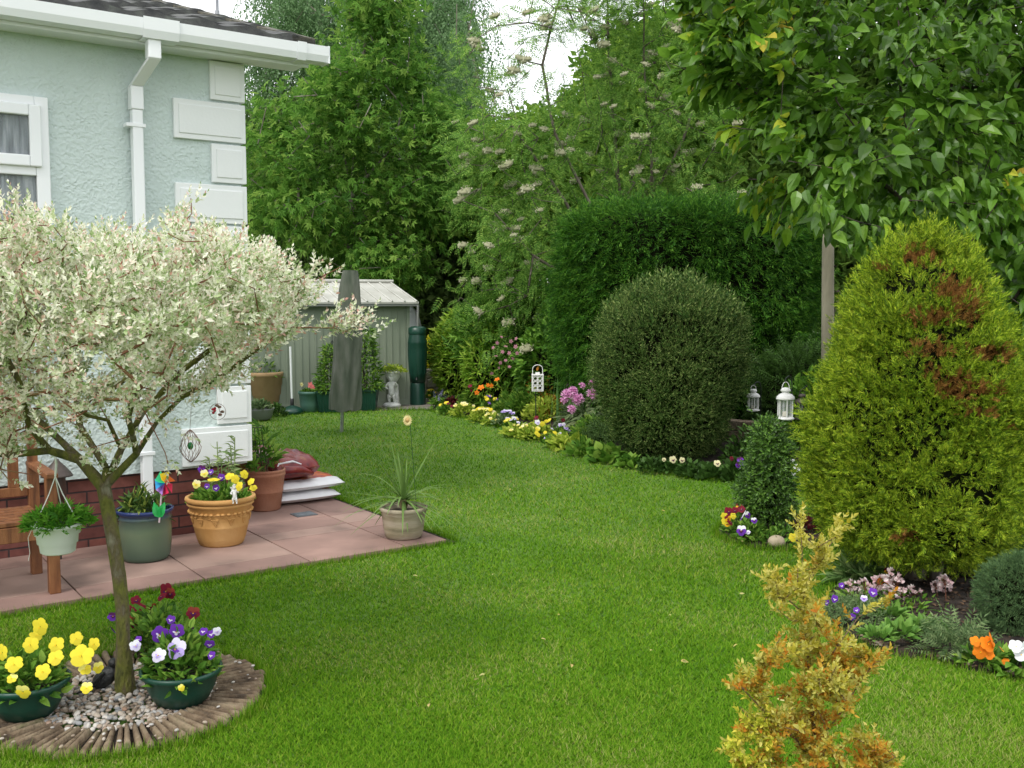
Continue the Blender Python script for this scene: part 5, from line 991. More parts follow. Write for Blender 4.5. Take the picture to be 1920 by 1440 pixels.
# covered rotary dryer
rc0 = np.array([at(640,812,11.9)[0], 11.92, 0]); rd = thing('rotary_dryer', 'closed rotary washing line in a long grey green fabric cover on a metal pole', 'rotary dryer', rc0)
b = B(); b.tube([rc0+[0,0,-.02], rc0+[.03,0,.6]], .021, 10); b.build('pole', MT('galvanised', [(.28,.29,.29),(.42,.43,.43)], 12, .4, metal=.7), rd)
b = B(); n = 40; a = np.linspace(0,2*pi,n,endpoint=False); zs = np.linspace(.27,1.91,22); V = []
for zz in zs:
    t_ = (zz-.27)/1.64; r = .165*(1-t_)**.8+.085; r = min(r, .155+.02*(1-t_)); fold = 1+(.16*np.sin(a*3+zz*1.2)+.10*np.sin(a*7-zz*2.5+.8*np.sin(zz*5))+.03*np.sin(zz*19+a*2))*(1-t_*.55); V.append(np.c_[rc0[0]+.03+.095*t_+(r*fold)*np.cos(a)*.98, rc0[1]+r*fold*np.sin(a)*.8, np.full(n, zz)+.012*np.sin(a*5)*(t_<.03)])
i, j = np.meshgrid(np.arange(21), np.arange(n), indexing='ij'); i=i.ravel(); j=j.ravel(); k=(j+1)%n; b.add(np.concatenate(V), np.stack([i*n+j,i*n+k,(i+1)*n+k,(i+1)*n+j],1), 0, True); b.add(V[-1]+[0,0,.004], [list(range(n))])
b.build('cover', MT('grey_green_fabric', [(.055,.075,.05),(.11,.125,.095),(.17,.175,.15)], 5, .9, .6, 18, stretch=(2,2,.5)), rd)
# parasol base and white pole
pb = G(548,776); pt = thing('parasol_base', 'domed dark green parasol base with a white pole, standing on the concrete', 'parasol base', pb)
b = B(); b.lathe([(.001,.0),(.15,.0),(.155,.03),(.15,.05),(.13,.075),(.08,.10),(.03,.115),(.025,.12)], pb, 24); b.build('base', gplas, pt); b = B(); b.lathe([(.026,.115),(.026,.21),(.02,.215)], pb, 12); b.build('sleeve', MT('black_plastic',[(.01,.01,.01)],3,.4), pt)
b = B(); b.tube([pb+[0,0,.2], pb+[-.01,0,.93]], .016, 8); b.build('pole', upvc, pt)
# pots at the shed
Q = np.array([at(497,740,14.3)[0], 14.3, .03]); pot('terracotta_pot', 'very wide tan clay pot with ribbed bands near the house corner, before the shed', Q, [(.16,0),(.19,.1),(.20,.105),(.215,.2),(.225,.21),(.235,.34),(.245,.35),(.25,.46),(.262,.47),(.265,.52),(.25,.53)], MT('tan_clay', [(.30,.19,.09),(.42,.28,.15)], 4, .85, .3, 50), .5)
plant('tub_plant', 'bushy green plant in the wide tan clay pot, partly behind the willow twigs', Q+[0,0,.45], .24, .28, 'long', 240, .10, lgreen, cat='plant')
q_ = G(486,788); pot('grey_bowl', 'low grey bowl of small leaves beside the lawn at the house corner', q_, [(.10,0),(.16,.03),(.19,.14),(.20,.16)], MT('grey_stone', [(.16,.17,.17),(.25,.26,.25)], 5, .9), .15, 'plant bowl')
plant('bowl_plant', 'pale green low leaves spilling over the grey bowl', q_+[0,0,.13], .18, .13, 'oval', 200, .06, lgrey)
plant('low_plant', 'low dark ground plant between the grey bowl and the parasol base', G(518,781), .15, .17, 'oval', 260, .05, ldark)
q_ = G(535,772)+[0,.35,0]; pot('small_pot', 'small terracotta flowerpot behind the parasol base', q_, [(.06,0),(.08,.16),(.085,.165),(.088,.2)], terra, .19)
q2_ = G(552,771)+[0,.3,0]; pot('small_pot', 'small terracotta flowerpot right behind the white parasol pole', q2_, [(.055,0),(.07,.16),(.078,.165),(.08,.2)], terra, .19)
q_ = G(579,774); pot('round_pot', 'round grey green plastic pot with pink and cream flowers by the shed wall', q_+[0,.12,0], [(.11,0),(.13,.02),(.145,.12),(.155,.25),(.168,.26),(.168,.29),(.155,.295)], MT('grey_green_plastic', [(.05,.13,.10),(.08,.18,.14)], 4, .5), .28)
plant('potted_flowers', 'low plant with one coral and one cream bloom in the round grey green pot', q_+[0,.12,.26], .13, .08, 'oval', 130, .05, lgreen, spots=[('coral',583,722,13.7,.085),('daisy',565,721,13.7,.085),('coral',588,726,13.8,.05)])
for u, sx_, lb in ((622,0,'left'),(685,1,'right')):
    c = at(u, 750, 14.15 + .25*sx_); c = np.array([c[0], c[1], 0.012]); wd = .36 if sx_ else .38
    t = thing('planter_trough', 'dark green plastic trough at the shed, %s of the covered washing line' % lb, 'trough', c, 'green troughs at the shed'); b = B(); h_ = .29; V = []
    for zz, s_ in ((0,.82),(h_-.03,1),(h_-.03,1.06),(h_,1.06),(h_,.97),(h_-.05,.95)):
        for dx, dy in ((-1,-1),(1,-1),(1,1),(-1,1)): V.append(c+np.array([dx*wd/2*s_, dy*.14*s_, zz]))
    b.add(V, [[4*k+i, 4*k+(i+1)%4, 4*k+4+(i+1)%4, 4*k+4+i] for k in range(5) for i in range(4)]); 
    for i in range(10): b.box(c+[-wd/2*.88+wd*.88*i/9, -.128, .13], (.008,.012,.22))
    b.build('body', gplas, t, bevel=.004); b = B(); b.box(c+[0,0,h_-.05],(wd*.92,.25,.01)); b.build('soil', compost, t)
    ob_ = thing('obelisk', 'thin dark wire plant obelisk in the %s green trough' % lb, 'plant support', c+[0,0,h_-.05]); top = c + [.02,0,.28+.95 if sx_ else .28+.72]
    b = B(); [b.tube([c+[dx*.12,dy*.08,.25], c+[dx*.13,dy*.09,.8 if sx_ else .7], top], .004, 4) for dx in (-1,0,1) for dy in (-1,1)]
    for zz in (.45,.62,.78): a = np.linspace(0,2*pi,13); b.tube(np.c_[c[0]+.13*np.cos(a), c[1]+.09*np.sin(a), zz+0*a], .003, 4)
    b.tube([top,top+[0,0,.12]], .004, 4); b.build('frame', MT('black_wire', [(.012,.018,.015)], 3, .5), ob_)
    vt = thing('climbing_plant', 'leafy climber growing up the wire obelisk in the %s green trough' % lb, 'plant', c+[0,0,h_-.05]); n = 1300; zz = RN.uniform(0,1,n)**1.25; a = RN.uniform(0,2*pi,n); r = (.23-.13*zz)*RN.uniform(.5,1.15,n)
    P = np.c_[c[0]+.02*zz+r*np.cos(a), c[1]+r*.7*np.sin(a), c[2]+.27+zz*(.88 if sx_ else .66)]; b = B(); leaves(b, TL['long'], P, np.c_[np.cos(a),np.sin(a),.4+0*a], .075, .1, .8, .5); b.build('foliage', lgreen, vt)
    b = B(); [b.tube([c+[RN.normal(0,.04),0,.25], c+[RN.normal(0,.09),RN.normal(0,.04),.6], c+[RN.normal(0,.05),0,.95 if sx_ else .8]], .004, 4) for _ in range(6)]; b.build('stem', bark, vt)
# cherub statue carrying a planter
sc_ = np.array([at(735,764,14.75)[0], 14.75, .012]); stt = thing('cherub_statue', 'white stone cherub statue carrying a flower urn on its shoulders, right of the troughs', 'statue', sc_)
b = B(); b.lathe([(.001,0),(.13,0),(.135,.03),(.11,.05),(.085,.06),(.001,.065)], sc_, 20, wob=.006); b.build('base', marb, stt)
figure('x', 'x', sc_+[0,-.02,.05], .44, par=stt)
b = B(); b.lathe([(.03,.30),(.05,.36),(.075,.40),(.10,.44),(.105,.49),(.112,.50),(.112,.52),(.095,.515),(.001,.50)], sc_+[.02,.05,0], 22, wob=.004); b.tube([sc_+[.06,.06,.04], sc_+[.05,.06,.33]], [.05,.04], 8); b.build('urn', marb, stt)
plant('urn_plant', 'trailing yellow green leafy plant in the urn on the cherub statue', sc_+[.02,.05,.50], .20, .11, 'oval', 240, .05, lyel, up=.2)
b = B(); [b.box(G(578+i*9, 770)+[0,0,.02], (.05,.05,.05), .3*i) for i in range(2)]; props(b.build('clay_feet', terra), 'two little terracotta pot feet on the ground under the round pot', 'pot feet')

# ================================================================== WALLS IN THE BORDER
blkm = MT('stone_block', [(.26,.22,.17),(.38,.34,.27),(.46,.42,.35)], 5, .95, .8, 30)
def blockwall(lab, p, q, z0, courses, bh, bw_, th, mat, seed):
    r = np.random.default_rng(seed); p = np.array(p); q = np.array(q); L = np.linalg.norm(q-p); d = (q-p)/L; an_ = math.atan2(d[1], d[0]); t = thing('block_wall', lab, 'wall', np.r_[(p+q)/2, z0]); b = B()
    for c_ in range(courses):
        x = -bw_*.5*(c_ % 2)
        while x < L:
            w = bw_*r.uniform(.6,1.3); x1 = min(L, x+w); x0 = max(0, x)
            if x1-x0 > .05: m_ = (x0+x1)/2; b.box([p[0]+d[0]*m_, p[1]+d[1]*m_, z0+bh*(c_+.5)], (x1-x0-.008, th+r.uniform(-.02,.02), bh-.008), an_)
            x += w
    b.build('blocks', mat, t, bevel=.008); return t
w1 = at(792,745,16.4); w2 = at(930,745,18.2); blockwall('low wall of pale rough stone blocks seen right of the water butt', w1[:2], w2[:2], 0, 3, .15, .34, .2, blkm, 3)
w1 = at(1325,850,10.75); w2 = at(1475,850,10.2); blockwall('low brown stone block wall behind the right foot of the round shrub', w1[:2], w2[:2], .0, 3, .105, .32, .16, MT('brown_block', [(.13,.095,.06),(.22,.17,.115),(.27,.22,.16)], 6, .95, .8, 30), 5)

# ================================================================== LONG BORDER
def bush(name, lab, c, rx, h, T, size, n, mat, cat='shrub', zb=.0, lump=.14, ls=3.2, sy=.8, up=.3, core=.7, depth=.09, droop=.0):
    pr = [(.02,rx*.55),(h*.2,rx*.85),(h*.45,rx),(h*.68,rx*.92),(h*.85,rx*.65),(h*.96,rx*.3),(h,.02)]; c = np.array([c[0], c[1], c[2] if len(c) > 2 else 0.])
    return shrub(name, lab, c, pr, n, T, size, mat, darkin, sy=sy, lump=lump, ls=ls, depth=depth, droop=droop, rndm=.8, up=up, core=core, cat=cat)
def px(u, Y, z=.08): return np.array([at(u, 600, Y)[0], Y, z])
LG = LF('shrub_light', [(.07,.18,.02),(.13,.28,.03),(.22,.38,.05),(.32,.46,.10)], .35, .5, clump=.25, cscale=1.5); LM_ = LF('shrub_mid', [(.025,.09,.015),(.05,.15,.02),(.09,.22,.03),(.14,.30,.05)], .3, .5, clump=.25, cscale=1.5); LY = LF('shrub_yellow', [(.30,.36,.02),(.48,.50,.03),(.62,.60,.08)], .35, .5)
bush('border_shrub', 'pale yellow green feathery shrub right behind the water butt', px(868,15.6), .50, 1.35, TL['long'], .12, 3000, LG, up=.5)
bush('border_shrub', 'large mid green shrub between the pale shrub and the conifer hedge', px(985,14.6), .95, 1.75, TL['long'], .13, 6500, LM_, up=.3)
bush('border_shrub', 'dark glossy shrub filling the space left of the conifer hedge', px(1050,13.6), .62, 1.25, TL['oval'], .10, 3600, LM_, up=.2)
bush('border_shrub', 'bright green bush above the pink flowers in the middle of the border', px(925,14.2), .42, 1.15, TL['long'], .11, 2200, LG, up=.4)
bush('border_shrub', 'bright yellow shrub in the gap right of the water butt behind the stone wall', px(815,17.6,.3), .45, .62, TL['oval'], .08, 1300, LY)
bush('border_shrub', 'dark leafy shrub between hedge and golden conifer behind the lanterns', px(1500,10.9), .50, .95, TL['fern'], .20, 900, ldark, up=.6)
bush('border_shrub', 'dark shrub behind the golden conifer at the far right', px(1885,8.6), 1.15, 1.5, TL['oval'], .10, 4200, ldark)
bush('border_shrub', 'dark green broadleaved shrub at the foot of the hedge beside the dark lantern', px(1545,9.6), .36, .85, TL['oval'], .08, 1300, LM_)
bush('dwarf_conifer', 'small blue green dwarf conifer at the right edge of the right flower bed', at(1905,1192,4.55)*[1,1,0]+[0.02,0,.03], .20, .36, [spr[0], spr[2]], .05, 2600, LF('dwarf_leaf', [(.03,.08,.04),(.06,.13,.06),(.10,.19,.09)], .2, .6), cat='conifer', depth=.02, lump=.06, ls=9)
GB = lambda u, v: G(u, v, .02)
plant('geranium_plant', 'leafy plant dotted with dusty pink flower heads near the water butt', GB(872,752)+[0,.9,.05], .36, .62, 'maple', 700, .09, lgreen, [('pink',22)], fs=.045, up=.4)
plant('columbine', 'tall plant with many small pink flowers in the middle of the border', GB(950,770)+[0,.8,.05], .26, .95, 'maple', 520, .085, lgreen, fs=.07, up=.4, spots=[('pink',*p,12.75,.048) for p in ((940,632),(932,643),(925,652),(958,640),(948,650),(942,660),(955,662),(967,650),(962,672),(948,676),(938,680),(970,662),(930,668),(922,700),(968,635),(935,690),(955,688))])
plant('poppy_plant', 'deep green plant with orange poppy flowers in the border', GB(915,772)+[0,.5,.04], .34, .34, 'maple', 520, .08, lgreen, spots=[('poppy',894,736,12.9,.06),('poppy',902,727,12.9,.07),('poppy',915,722,12.9,.06),('poppy',921,723,12.9,.06),('poppy',932,712,12.9,.065),('win',881,724,12.9,.06),('win',884,732,12.9,.05)])
plant('bluebell_clump', 'lilac blue flower clump at the far left end of the border', GB(822,766)+[0,.1,0], .13, .15, 'long', 170, .09, lgreen, [('spire',7)], fs=.075)
plant('yellow_pansies', 'yellow pansy clump beside the lilac blue clump at the path', GB(806,750)+[0,.15,0], .10, .12, 'oval', 130, .05, lgreen, [('yel_up',8)], cat='pansy plant', fs=.055)
plant('heuchera', 'dark wine red leaved plant low at the lawn edge near the far end', GB(845,768)+[0,.2,0], .13, .13, 'round', 150, .07, lwine)
plant('heuchera', 'second dark red leaved plant, below the orange poppies', GB(884,770)+[0,.5,0], .12, .16, 'round', 130, .07, lwine)
plant('primrose_clump', 'clump of pale cream primrose flowers at the far lawn edge', GB(868,780)+[0,.1,0], .20, .14, 'oval', 260, .06, lyel, [('cre_up',12)], fs=.055)
plant('yellow_pansies', 'yellow and cream pansies in front of the poppies at the lawn edge', GB(905,790)+[0,.1,0], .20, .13, 'oval', 240, .06, lyel, [('yel_up',8),('cre_up',7)], cat='pansy plant', fs=.06)
plant('violet_pansies', 'violet and wine red pansies behind the yellow edge flowers', GB(915,782)+[0,.4,0], .15, .22, 'oval', 200, .05, lgreen, [('vio_up',5),('yel_up',6)], cat='pansy plant', fs=.06)
plant('lilac_flowers', 'pale lilac pansies at the middle of the lawn edge', GB(948,802)+[0,.2,0], .17, .16, 'oval', 260, .05, lgrey, [('lil_up',15)], cat='pansy plant', fs=.055)
plant('spike_flowers', 'short lilac flower spikes among the orange poppies', GB(888,764)+[0,.25,0], .10, .20, 'long', 120, .07, lgreen, [('spire',6)], fs=.08)
plant('primula_rosette', 'yellow green leaf rosette with cream flowers left of the red pansies', GB(975,818)+[0,.1,0], .20, .10, 'oval', 170, .10, lyel, [('cre_up',5)], fs=.05)
plant('yellow_pansies', 'yellow pansies with a wine red one in front of the white square lantern', GB(1012,825)+[0,.12,0], .20, .17, 'oval', 260, .06, lyel, spots=[('yel',1017,795,10.9,.055),('yel',1029,788,10.9,.055),('yel',1024,790,10.9,.05),('win',1005,784,11,.06),('whi',1008,792,10.9,.06),('lem',1008,804,10.8,.055),('yel',1006,812,10.7,.05),('yel',1022,811,10.7,.055),('yel',1010,816,10.6,.05),('win',1056,788,10.8,.05),('whi',1057,796,10.8,.05)], cat='pansy plant')
plant('azalea', 'low bronze and orange leaved shrub behind the white square lantern', GB(1020,800)+[0,1.0,.05], .28, .52, 'oval', 420, .07, lbronze, cat='shrub')
plant('skimmia', 'dense yellow green low shrub right of the square lantern', GB(1022,802)+[0,.45,.02], .28, .30, 'oval', 620, .065, lyel, cat='shrub')
plant('green_perennial', 'mid green leafy plant left of the square lantern', GB(985,796)+[0,.5,.02], .26, .34, 'maple', 420, .08, lgreen)
ic = px(1062, 12.0, .05); it = thing('iris_clump', 'tall blue green sword shaped iris leaves behind the rhododendron', 'plant', ic); il = LF('iris_leaf', [(.05,.15,.05),(.09,.22,.08),(.14,.30,.12)], .3, .5)
for k in range(18):
    a = k*2.4; b = B(); strap(b, ic+[.16*math.cos(a)*RN.uniform(.2,1)+(.10 if k % 2 else -.06),.1*math.sin(a),0], [RN.normal(0,.14),RN.normal(0,.1),1], RN.uniform(.5,.95), .016, .05); b.build('leaf', il, it)
b = B(); pp = at(1066,745,12.2); b.box([pp[0],12.2,.35],(.055,.05,.72)); props(b.build('wooden_post', MT('weathered_wood', [(.20,.18,.14),(.34,.31,.26)], 8, .95, .6, 50, stretch=(4,4,.5)), bevel=.004), 'short weathered grey wooden post beside the iris leaves', 'post')
rb = GB(1100,830)+[0,.55,0]; plant('rhododendron', 'rhododendron with pink flower heads and long dull green leaves left of the round shrub', rb, .34, .44, 'long', 330, .14, LF('rhododendron_leaf', [(.05,.10,.05),(.09,.15,.08),(.16,.22,.13)], .2, .4), cat='shrub', up=.1,
  spots=[('rhodo',1064,742,10.3,.105),('rhodo',1055,752,10.3,.08),('rhodo',1084,749,10.3,.095),('rhodo',1110,740,10.4,.095),('rhodo',1113,719,10.5,.105),('rhodo',1090,724,10.5,.07),('rhodo',1071,768,10.15,.095),('rhodo',1073,735,10.35,.085)])
plant('hebe', 'fine leaved grey green mound at the left foot of the round shrub', GB(1150,845)+[0,.35,0], .34, .32, 'twig', 620, .07, LF('hebe_leaf', [(.04,.10,.04),(.07,.15,.05),(.11,.21,.08)], .25, .5), cat='shrub')
plant('primula_rosette', 'bright yellow green leaf rosettes at the lawn edge below the rhododendron', GB(1068,842)+[0,.1,0], .22, .12, 'oval', 190, .11, lyel)
plant('primula_rosette', 'long leaved green rosette at the lawn edge between rhododendron and mound', GB(1098,855)+[0,.1,0], .17, .12, 'oval', 130, .12, lgreen)
plant('primula_rosette', 'large rounded leaf plant at the lawn edge below the left of the round shrub', GB(1140,866)+[0,.1,0], .17, .14, 'round', 90, .11, lgreen)
plant('primula_rosette', 'low rosette with round leaves below the centre of the round shrub', GB(1185,876)+[0,.08,0], .14, .08, 'round', 80, .08, lgreen)
plant('violet_pansies', 'few lilac pansies under the rhododendron at the lawn edge', GB(1052,830)+[0,.3,0], .12, .14, 'oval', 110, .05, lgreen, [('lil_up',5)], cat='pansy plant', fs=.05)
plant('shade_pansies', 'cream pansies with dark faces under the round shrub', GB(1262,886)+[0,.05,0], .16, .09, 'round', 110, .06, ldark, spots=[('blo',1262,862,8.9,.06),('blo',1279,863,8.9,.06),('blo',1245,862,8.95,.04)], cat='pansy plant')
plant('shade_pansies', 'single pale yellow pansy in dark leaves right of the shrub foot', GB(1335,895)+[0,.05,0], .20, .10, 'round', 150, .07, ldark, spots=[('blo',1345,869,8.6,.075)], cat='pansy plant')
plant('shade_pansies', 'dark purple pansies and leaves beside the box shrub', GB(1395,902)+[0,.1,0], .18, .17, 'round', 170, .07, ldark, spots=[('plu',1388,862,8.5,.06),('vio',1393,870,8.5,.05),('plu',1384,872,8.5,.05),('win',1372,860,8.6,.04)], cat='pansy plant')
plant('begonia', 'white flowered plant with glossy leaves between box shrub and golden conifer', GB(1505,918)+[0,.05,0], .20, .16, 'round', 150, .07, lgreen, spots=[('pwh',1483,866,8.2,.07),('pwh',1494,877,8.15,.065),('pwh',1489,890,8.1,.07),('pwh',1512,904,8.0,.055),('win',1512,893,8.1,.05)], cat='begonia')
plant('low_plant', 'low dark leaves behind the small lantern at the wall', GB(1440,898)+[0,.8,0], .25, .30, 'oval', 300, .07, ldark)

# ---- lanterns
lw = MT('lantern_white', [(.70,.70,.68),(.80,.80,.79)], 8, .4, .05, 60); cand = MT('candle_wax', [(.75,.68,.55)], 3, .6); crk = MT('crook_metal', [(.012,.02,.015)], 4, .5)
def lantern(lab, u, vb, vt_, Y, w, mat, hook, candle=True):
    p = at(u, vb, Y); Hh = at(u, vt_, Y)[2]-p[2]; r = w/2; t = thing('lantern', lab, 'lantern', p); h = Hh
    b = B(); b.lathe([(.001,0),(r,0),(r*1.02,.02*h),(r*.95,.05*h),(r*.8,.07*h),(.001,.075*h)], p, 24); b.build('base', mat, t)
    b = B(); b.lathe([(r*.8,.52*h),(r*1.03,.53*h),(r*1.03,.56*h),(r*.95,.61*h),(r*.7,.67*h),(r*.42,.70*h),(r*.40,.74*h),(r*.55,.75*h),(r*.56,.77*h),(r*.50,.81*h),(r*.3,.845*h),(.001,.855*h)], p, 24); b.build('roof', mat, t)
    for k in range(6): a = k*pi/3+.5; b = B(); b.tube([p+[r*.8*math.cos(a),r*.8*math.sin(a),.06*h], p+[r*.8*math.cos(a),r*.8*math.sin(a),.54*h]], r*.09, 6); b.build('bar', mat, t)
    b = B(); b.lathe([(r*.72,.075*h),(r*.72,.53*h)], p, 12); b.build('glass', GLASS2, t)
    if candle: b = B(); b.lathe([(.001,.08*h),(r*.33,.08*h),(r*.33,.2*h),(.001,.21*h)], p, 12); b.build('candle', cand, t)
    a = np.linspace(0,pi,11); b = B(); b.tube(np.c_[p[0]+r*.42*np.cos(a), p[1]+0*a, p[2]+.80*h+.2*h*np.sin(a)], .0035, 5); b.build('handle', mat, t)
    b = B(); b.tube([np.array(q) for q in hook(p, h)], .005, 6); props(b.build('lantern_crook', crk), 'dark metal shepherd crook carrying the %s' % lab.split(',')[0][:60], 'crook')
gg = newmat('thin_glass'); gg[2].inputs['Roughness'].default_value = .05; gg[2].inputs['Alpha'].default_value = .22; gg[2].inputs['Base Color'].default_value = (.7,.75,.75,1); GLASS2 = gg[0]
lantern('larger white round lantern, left of the golden conifer', 1472, 786, 716, 8.4, .150, lw, lambda p, h: [[p[0]+.055,p[1]+.03,0],[p[0]+.06,p[1]+.03,p[2]+h*.9],[p[0]+.05,p[1]+.02,p[2]+h*1.1],[p[0]+.025,p[1],p[2]+h*1.16],[p[0],p[1],p[2]+h*1.1],[p[0]-.005,p[1],p[2]+h*1.0]])
lantern('smaller white round lantern, further back', 1412, 770, 722, 10.1, .130, lw, lambda p, h: [[p[0]+.10,p[1]+.1,0],[p[0]+.10,p[1]+.1,p[2]+h*.9],[p[0]+.07,p[1]+.05,p[2]+h*1.1],[p[0]+.03,p[1],p[2]+h*1.12],[p[0],p[1],p[2]+h*1.0]])
lantern('dark metal lantern, partly hidden at the conifer', 1503, 786, 730, 9.3, .13, dk, lambda p, h: [[p[0]+.08,p[1]+.04,0],[p[0]+.08,p[1]+.04,p[2]+h*.95],[p[0]+.04,p[1],p[2]+h*1.12],[p[0],p[1],p[2]+h*1.0]], False)
p = at(1008, 733, 11.6); sq_ = thing('square_lantern', 'white square lantern with fretwork sides and arched handle on a dark stake in the border', 'lantern', p*[1,1,0]+[0,0,.05]); w_ = .118; h_ = at(1008,702,11.6)[2]-p[2]
b = B(); b.box(p+[0,0,.004],(w_,w_,.012)); b.box(p+[0,0,h_-.004],(w_+.02,w_+.02,.012)); b.box(p+[0,0,h_+.012],(.05,.05,.025)); [b.box(p+[sx_*w_/2,sy_*w_/2,h_/2],(.016,.016,h_)) for sx_ in (-1,1) for sy_ in (-1,1)]; b.build('body', lw, sq_, bevel=.002)
for k, (ox, oy, rz) in enumerate(((0,-1,0),(1,0,pi/2),(-1,0,pi/2),(0,1,0))):
    b = B(); cc = p+np.array([ox*w_/2, oy*w_/2, 0]); dx = np.array([math.cos(rz), math.sin(rz), 0])
    for i in (-1,1):
        for j in range(3):
            a = np.linspace(0,2*pi,13); c_ = cc+dx*i*.026+[0,0,.035+j*.055]; b.tube(c_+np.cos(a)[:,None]*.023*dx+np.sin(a)[:,None]*np.array([0,0,.023]), .005, 4, cap=False)
    b.box(cc+[0,0,h_/2], (.010,.006,h_*.95), rz); b.build('fretwork_panel', lw, sq_)
a = np.linspace(0,pi,13); b = B(); b.tube(np.c_[p[0]+.058*np.cos(a), p[1]+0*a, p[2]+h_+.06*(np.sin(a)>0)+.05*np.sin(a)+np.where((a<.01)|(a>3.13),-.06,0)*0], .005, 6); b.tube([p+[.058,0,h_],p+[.058,0,h_+.06]], .005, 6); b.tube([p+[-.058,0,h_],p+[-.058,0,h_+.06]], .005, 6); b.build('handle', lw, sq_)
b = B(); b.tube([p*[1,1,0]+[-.02,0,0], p*[1,1,0]+[-.02,0,p[2]]], .007, 6); b.build('stake', crk, sq_)

# ================================================================== ROUND BED AND RIGHT BED
plant('mixed_pansies', 'wine red and yellow pansies at the left of the small round bed', GB(1378,1003), .085, .12, 'oval', 120, .04, lgreen, spots=[('win',1366,959,6.5,.055),('win',1378,957,6.5,.055),('win',1390,955,6.5,.06),('mix',1386,950,6.55,.045),('yel',1358,968,6.45,.05),('mix',1365,972,6.4,.055),('yel',1375,968,6.4,.045),('mix',1363,983,6.4,.06),('yel',1360,978,6.4,.05),('win',1369,980,6.38,.04)], cat='pansy plant')
plant('two_tone_pansies', 'pansies with white upper and dark violet lower petals in the small round bed', GB(1405,1010), .11, .11, 'oval', 170, .05, lgreen, spots=[('two',1393,968,6.35,.085),('two',1390,995,6.25,.075),('two',1414,976,6.3,.045),('whi',1402,998,6.25,.045),('two',1402,966,6.4,.06)], cat='pansy plant')
plant('wine_pansies', 'dark maroon leafy plant at the right of the small round bed', GB(1510,1000), .10, .11, 'oval', 150, .04, lwine)
plant('low_plant', 'low green leaves around the foot of the box shrub', GB(1445,1012), .18, .08, 'oval', 220, .045, lgreen, spots=[('yel',1487,1008,6.1,.05)])
spt = G(1456,1028); V, T_ = ICO; b = B(); b.add(V*(1+.06*noi(V*2,1.5)[:,None])*[.062,.05,.047]+spt+[0,0,.04], T_, 0, True); props(b.build('stone', MT('tan_stone', [(.25,.20,.13),(.38,.31,.22),(.44,.38,.28)], 5, .9, .4, 40), sub=1), 'smooth tan stone lying at the front of the small round bed', 'stone')
plant('grass_tuft', 'tuft of narrow arching grass blades at the left edge of the right bed', GB(1608,1090), .13, .10, 'long', 170, .12, LF('tuft_leaf', [(.05,.12,.04),(.10,.2,.07),(.2,.3,.14)], .3, .5), cat='grass tuft', up=.6)
plant('aubrieta', 'grey green mat with small violet flowers at the left of the right bed', GB(1612,1160), .19, .10, 'twig', 520, .045, lgrey, spots=[('vio',1565,1123,None,.05),('vio',1637,1111,None,.05),('vio',1606,1144,None,.035),('vio',1598,1157,None,.035),('vio',1578,1098,None,.03),('lil',1620,1122,None,.03),('vio',1550,1130,None,.03)], cat='plant')
plant('saxifrage', 'tufts of tiny pale pink flowers on thin stalks at the conifer foot', GB(1680,1150)+[0,.1,0], .30, .07, 'oval', 200, .04, lgreen, cat='plant', spots=[('saxi',u,v,5.05+RN.normal(0,.06),.075) for u,v in ((1595,1098),(1622,1100),(1640,1108),(1672,1080),(1682,1094),(1668,1110),(1690,1112),(1676,1124),(1648,1092),(1713,1112),(1720,1130),(1708,1140),(1765,1088),(1755,1100),(1772,1092),(1770,1152),(1780,1158),(1690,1136),(1618,1134),(1590,1150),(1770,1110))])
plant('orange_begonia', 'small orange flowers behind the pale pink flower tufts', GB(1660,1115)+[0,.15,0], .08, .10, 'oval', 60, .04, lgreen, spots=[('ora',1661,1098,None,.06),('ora',1650,1090,None,.045),('gold' if 0 else 'mix',1663,1070,None,.04)], cat='begonia')
def rosette(lab, u, v, r, n=60):
    c = GB(u, v); t = thing('london_pride', lab, 'plant', c, 'leaf rosettes in the right bed'); b = B(); k = np.arange(n); a = k*2.4; el = .15+1.1*(k/n); rr_ = r*(1-.55*k/n)
    P = c + np.c_[rr_*np.cos(a)*.55, rr_*np.sin(a)*.55, .035+.02*k/n]; leaves(b, TL['oval'], P, np.c_[np.cos(a)*np.cos(el), np.sin(a)*np.cos(el), np.sin(el)*.8+.2], r*.5, 0, .25, 1.2); b.build('leaves', LF('rosette_leaf', [(.05,.14,.03),(.08,.20,.04),(.14,.28,.07)], .25, .45), t)
rosette('flat green leaf rosette nearest the golden shrub in the right bed', 1645, 1210, .10); rosette('large fleshy leaf rosette, middle of the row at the front of the right bed', 1685, 1205, .115); rosette('leaf rosette just behind the middle one, under the pink flowers', 1668, 1168, .105); rosette('leaf rosette at the right end of the row, beside the feathery plant', 1730, 1195, .10)
plant('feathery_plant', 'pale grey green plant with deeply cut feathery leaves in the right bed', GB(1790,1220), .14, .12, 'fern', 110, .12, lgrey, up=.5)
plant('orange_begonia', 'bright orange begonia flowers at the front of the right bed', GB(1850,1245), .10, .08, 'oval', 80, .06, lgreen, spots=[('ora',1829,1203,None,.05),('ora',1852,1208,None,.07),('ora',1838,1222,None,.07),('ora',1860,1200,None,.06),('ora',1855,1228,None,.05),('ora',1885,1240,None,.035),('mix',1878,1217,None,.035)], cat='begonia')
plant('begonia', 'white begonia flowers at the right end of the right bed, cut by the edge', GB(1915,1255), .11, .08, 'oval', 90, .06, lgreen, spots=[('pwh',1905,1212,None,.055),('pwh',1915,1228,None,.08),('pwh',1925,1215,None,.07),('pwh',1940,1235,None,.07)], cat='begonia')
